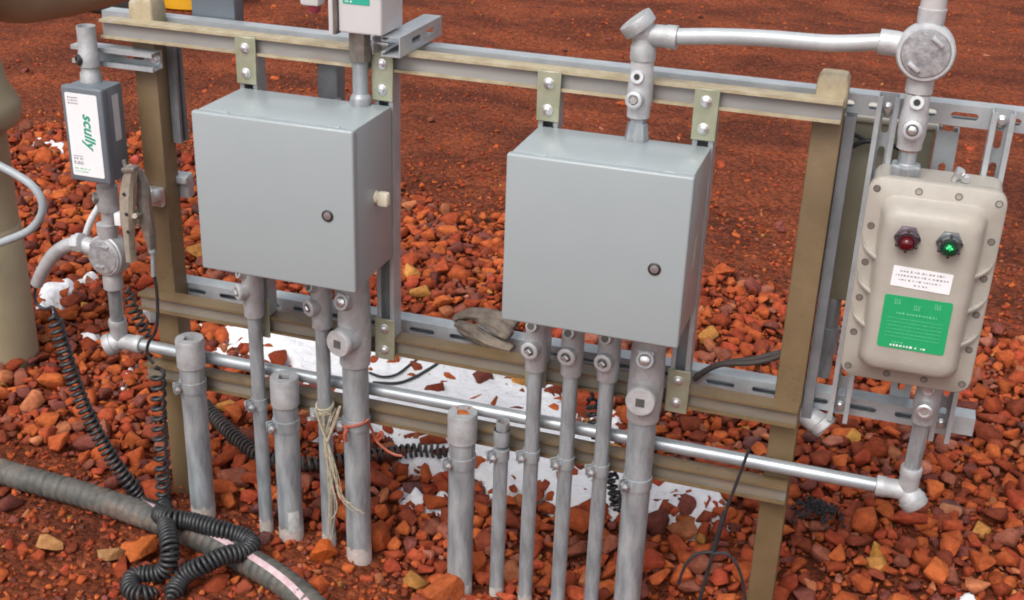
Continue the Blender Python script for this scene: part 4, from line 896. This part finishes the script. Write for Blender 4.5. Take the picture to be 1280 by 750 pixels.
for s in (-1, 1):
    for zz in ((pz+.062, pz-.008, pz-.078) if s > 0 else (pz+.072, pz+.002, pz-.068)):
        bm = BM(); xo = px+s*(pw/2-.0015); xi = px+s*(pw/2-.040); L4 = []
        for kx, yo, dz in ((0, -.054, .016), (.08, -.0555, .006), (.2, -.058, -.003), (.4, -.063, -.010), (.65, -.071, -.014), (.9, -.080, -.0155), (1.0, -.084, -.0155)):
            x_ = xo+(xi-xo)*kx; L4.append([(x_, -.046, zz+dz-.0052), (x_, yo+.0035, zz+dz-.0046), (x_, yo, zz+dz-.0022), (x_, yo, zz+dz+.0022), (x_, yo+.0035, zz+dz+.0046), (x_, -.046, zz+dz+.0052)])
        rings(bm, L4); bmesh.ops.recalc_face_normals(bm, faces=bm.faces[:])
        obj('rib', bm, BEIGE, cover)
zs_ = [pz+ph/2-.022-k*(ph-.044)/5 for k in range(6)]
bl = [(px+s*(pw/2-.015), z) for s in (-1, 1) for z in zs_] + [(px-.033, zs_[0]+.004), (px+.037, zs_[0]+.004), (px-.033, zs_[5]-.004), (px+.037, zs_[5]-.004)]
for i, (a, z) in enumerate(bl):
    bm = BM(); lathe(bm, (a, -.0500, z), (0, -1, 0), [(.0068, 0), (.0068, .001)], 20); b = obj('bolt', bm, SOCK, cover)  # dark disc paints the shade of the bolt hole
    bm = BM(); lathe(bm, (a, -.0505, z), (0, -1, 0), [(.0050, 0), (.0050, .0016), (.003, .0016), (.003, .0008)], 16); obj('bolt_head', bm, BEIGE if i in (12, 13, 6) else STEELD, b)
for nm, u, v, m in (('red', 1134, 300, REDL), ('green', 1187, 307, gl)):
    c = at(u, v, -.112); c = V((c.x, -.098, c.z))
    bm = BM(); lathe(bm, c+V((0, .004, 0)), (0, -1, 0), [(.024, 0), (.024, .010), (.021, .012)], 6); lathe(bm, c, (0, -1, 0), [(.019, .01), (.019, .022), (.016, .023), (.0145, .018)], 28)
    lt = obj('pilot_light', bm, mat('dark bezel', (.10, .11, .12), (.17, .18, .19), .35, .6, 60) if nm == 'green' else mat('bronze bezel', (.09, .06, .085), (.15, .11, .13), .35, .6, 60), pan)
    bm = BM()
    for k in range(6):
        a = rad(60*k+30); p = c+V((math.cos(a)*.0195, -.014, math.sin(a)*.0195)); lathe(bm, p, (0, -1, 0), [(.0030, 0), (.0030, .009), (.002, .010)], 10)
    obj('guard', bm, LOCK, lt)
    bm = BM(); lathe(bm, c+V((0, -.012, -.003)), (0, -1, -.25), [(.0135, 0), (.0135, .012), (.011, .017), (.006, .020), (.001, .0205)], 24); ln = obj('lens', bm, m, lt)
    if nm == 'green':
        bm = BM()
        for dx, dz, r in ((0, .004, .0028), (-.004, .001, .0022), (.004, .0005, .002), (.0005, -.002, .0018), (-.002, .006, .0015)): lathe(bm, c+V((dx, -.0315, dz)), (0, -1, 0), [(r, 0), (r, .0012)], 6)
        obj('glow', bm, ge, ln)
def onpan(u, v): q = at(u, v, -.099); return q
yy = -.0992
cW = onpan(1152, 350); cG = onpan(1143, 406)
tl_ = V((1, 0, -.0)).normalized()
bm = BM(); wx, wz = .106, .040; add_mesh(bm, curve_fill([rrect(wx, wz, .001)], .0008), fmat((cW.x, yy, cW.z), (1, 0, -.03), (.03, 0, 1))); lw = obj('label', bm, WHITE, pan)
bm = BM()
for k, (a, b) in enumerate(((-.040, .040), (-.047, .048), (-.040, .034), (-.012, .012))): scribble(bm, cW.x+a, cW.x+b, cW.z+.0125-.0085*k, yy-.0006, .0038, 30+k)
obj('lettering', bm, INK, lw)
gw, gh = .122, .108
bm = BM(); add_mesh(bm, curve_fill([rrect(gw, gh, .005)], .0008), fmat((cG.x, yy+.0002, cG.z), (1, 0, 0), (0, 0, 1))); lg = obj('label', bm, GREEN, pan)
bm = BM()
for dx, dz in ((-.036, .042), (.0, .034), (.036, .042)): 
    for k in range(3): scribble(bm, cG.x+dx-.0065, cG.x+dx+.0065, cG.z+dz+.004-.004*k, yy-.0005, .0026, 50+k)
scribble(bm, cG.x-.036, cG.x+.038, cG.z+.019, yy-.0005, .0036, 60)
for k in range(6): scribble(bm, cG.x-.050, cG.x+.050, cG.z+.008-.0075*k, yy-.0005, .0012, 70+k)
scribble(bm, cG.x-.034, cG.x-.012, cG.z-.041, yy-.0005, .003, 80); obj('lettering', bm, INKG, lg)
bm = BM(); scribble(bm, cG.x-.038, cG.x+.012, cG.z-.0475, yy-.0005, .0042, 81); scribble(bm, cG.x+.018, cG.x+.03, cG.z-.0475, yy-.0005, .0035, 82); obj('lettering', bm, WHITE, lg)
bm = BM(); cS = at(1132, 457, -.097); text(bm, 'scully', (px-.010, -.0955, cG.z-gh/2-.013), (1, 0, 0), (0, .25, 1), .020, .0012, .2, .0002); obj('raised_lettering', bm, BEIGE, pan)
bm = BM(); lathe(bm, (px+.025, .0, pz+ph/2-.004), (.4, -.3, 1), [(.006, 0), (.006, .018), (.009, .019), (.009, .026)], 10); lathe(bm, (px+.045, .0, pz+ph/2-.004), (.1, 0, 1), [(.008, 0), (.008, .01), (.004, .014)], 6); obj('ground_lug', bm, ZINC, pan)

# cabinet behind the struts
c0, c1 = at(1058, 148, .20), at(1170, 165, .20)
cab = thing('cabinet', 'olive tan steel cabinet mounted behind the right struts', 'cabinet', (1.13, .3, .76))
bm = BM(); box(bm, 1.035, 1.232, .192, .36, .765, 1.160, .004); obj('body', bm, OLIVE, cab)
bm = BM(); box(bm, 1.031, 1.236, .188, .364, 1.158, 1.170, .003); obj('top_lip', bm, mat('chalky lip', (.48, .44, .36), (.56, .52, .44), .6, 0, 20), cab)
lp = thing('conduit', 'grey conduit dropping from the cabinet to an elbow behind the right post', 'conduit', (1.10, .17, .5))
bm = BM(); a = at(1043, 372, .21); b = at(1036, 470, .21); lathe(bm, (a.x, .21, b.z), (0, 0, 1), [(.0165, 0), (.0165, .06), (.022, .061), (.022, .12), (.0165, .121), (.0165, .2)], 24); obj('pipe', bm, GALV, lp)
lbt = thing('elbow_fitting', 'grey capped pull elbow sticking out right of the right post', 'pipe fitting', at(1025, 530, .085))
bm = BM(); P = Q(.085, (990, 512), (1006, 518), (1022, 528), (1030, 534)); tube(bm, P, [.022, .023, .025, .026], 24, k=0)
e = obj('body', bm, CAST, lbt); bm = BM(); a = at(1022, 530, .085); b = at(1044, 520, .085); d = (b-a).normalized(); d = dirv(.75, -.2, -.62)
lathe(bm, at(1024, 525, .085), d, [(.026, 0), (.029, .002), (.029, .018), (.026, .021), (.006, .022)], 28); obj('cap', bm, CAST, lbt)

# ------------------------------------------------------------------ display box at the top
dx0, dx1, dzb = .062, .156, 1.287
db = thing('display_box', 'pale upright instrument box with a green label, standing on a pipe', 'instrument', (.105, -.02, dzb))
bm = BM(); box(bm, dx0+.002, dx1+.002, -.066, .045, dzb, 1.55, .005, 3); obj('body', bm, WHITED, db)
bm = BM(); box(bm, dx0-.006, dx0+.0005, -.074, .03, dzb-.004, 1.55, .002); obj('hinge', bm, STEELD, db)
bm = BM(); box(bm, dx0-.018, dx0-.0075, -.070, .03, dzb-.006, 1.55, .003); obj('side_flange', bm, WHITED, db)
bm = BM(); add_mesh(bm, curve_fill([rrect(.058, .07, .001)], .0008), fmat((dx0+.042, -.0666, dzb+.080+.014), (1, 0, 0), (0, 0, 1))); lb2 = obj('label', bm, TEALP, db)
bm = BM(); scribble(bm, dx0+.018, dx0+.035, dzb+.064, -.0672, .004, 91); scribble(bm, dx0+.05, dx0+.062, dzb+.076, -.0672, .006, 92); obj('lettering', bm, WHITE, lb2)
bm = BM(); c = at(395, 3, -.03); box(bm, c.x-.03, c.x+.012, -.045, -.01, c.z-.006, c.z+.05, .006); lm_ = obj('side_lamp', bm, WHITED, db); bm = BM(); lathe(bm, (c.x-.004, -.028, c.z-.006), (0, 0, -1), [(.013, 0), (.012, .012), (.007, .017)], 18); obj('lens', bm, mat('dull red lens', (.28, .03, .05), None, .3), lm_)
dp = thing('riser_pipe', 'short grey pipe between the left enclosure top and the instrument box', 'pipe', (.089, -.017, 1.130))
bm = BM(); z1_ = .7853+.345; lathe(bm, (.089, -.019, z1_-.001), (0, 0, 1), [(.0225, 0), (.0225, .014), (.021, .018), (.0185, .022), (.0165, .024), (.0165, .1)], 24); obj('pipe', bm, GALV, dp)
bm = BM(); lathe(bm, (.089, -.019, z1_+.018), (0, 0, 1), [(.0188, 0), (.0188, .003)], 24); obj('thread_seal', bm, MATS['rusty thread'], dp)
bm = BM(); lathe(bm, (.089, -.019, z1_+.092), (0, 0, 1), [(.022, 0), (.0235, .004), (.0235, .055), (.021, .066)], 8); obj('nut', bm, STEELD, dp, 30)
# grey plate above the top rail
bm = BM(); a = at(244, 24, .16); b = at(298, 30, .16); box(bm, a.x, b.x, .146, .19, 1.2, 1.6, .004); solo('back_panel', bm, GREY, 'dark grey sheet metal upright rising behind the top rail', 'panel')

# ------------------------------------------------------------------ tan pipe column and white conduit at the left edge
cr = .118; cy = .50; cx = at(39, 453, .5).x-cr-.006
z_a, z_b, z_c = at(8, 88, .5).z, at(28, 144, .5).z, at(12, 171, .5).z; z_s = at(27, 290, .5).z
pc = thing('pipe_column', 'thick tan painted pipe column at the left edge', 'pipe', (cx, cy, 0))
bm = BM(); lathe(bm, (cx, cy, 0), (0, 0, 1), [(cr+.005, -.2), (cr+.005, z_s-.004), (cr+.002, z_s), (cr, z_s+.006), (cr, z_c-.01), (cr+.006, z_c), (cr+.034, z_c+.018), (cr+.048, z_c+.04), (cr+.05, z_b), (cr+.044, z_b+.02), (cr+.022, (z_a+z_b)/2), (cr+.006, z_a+.02), (cr-.002, z_a), (cr+.002, z_a+.006), (cr-.002, z_a+.03), (cr-.004, 1.24)], 48); obj('column', bm, COLT, pc)
bm = BM()
P = [V((cx, cy, 1.05)), V((cx, cy+.005, 1.15)), V((cx+.01, cy+.06, 1.235)), at(5, -20, .80), at(60, -21, 1.05), at(110, -30, 1.30), at(160, -42, 1.60), at(300, -85, 2.5)]
tube(bm, P, .112, 32, k=6); obj('branch', bm, COLT, pc, 60)
bm = BM(); tube(bm, [at(u, v, .36) for u, v in ((-60, 318), (-20, 309), (10, 300), (38, 287), (52, 268), (52, 250), (40, 232), (18, 217), (-5, 205))], .0115, 14, k=8); solo('white_conduit', bm, mat('blue grey conduit', (.30, .335, .36), (.38, .415, .44), .4, 0, 10), 'bent pale flexible conduit curving out from the tan column', 'conduit')
# yellow drum and a plain black block filling the dark patch beside it
yc_ = atz(215, 14, 0); bm = BM()
lathe(bm, (yc_.x+.0, yc_.y+.30, 0), (0, 0, 1), [(.27, 0), (.295, .015), (.30, .05), (.298, .26), (.306, .27), (.306, .29), (.298, .30), (.298, .56), (.306, .57), (.306, .59), (.298, .60), (.30, .85), (.285, .87), (.28, .86), (.27, .86)], 40); solo('yellow_drum', bm, YEL, 'yellow drum standing on red dirt at the top left', 'drum')
kz = atz(138, 16, 0); bm = BM(); box(bm, kz.x-.20, kz.x+.19, kz.y-.02, kz.y+.5, -.02, .16, .04, 3); solo('dark_block', bm, BLACK, 'plain black block on the dirt beside the yellow drum', 'block')
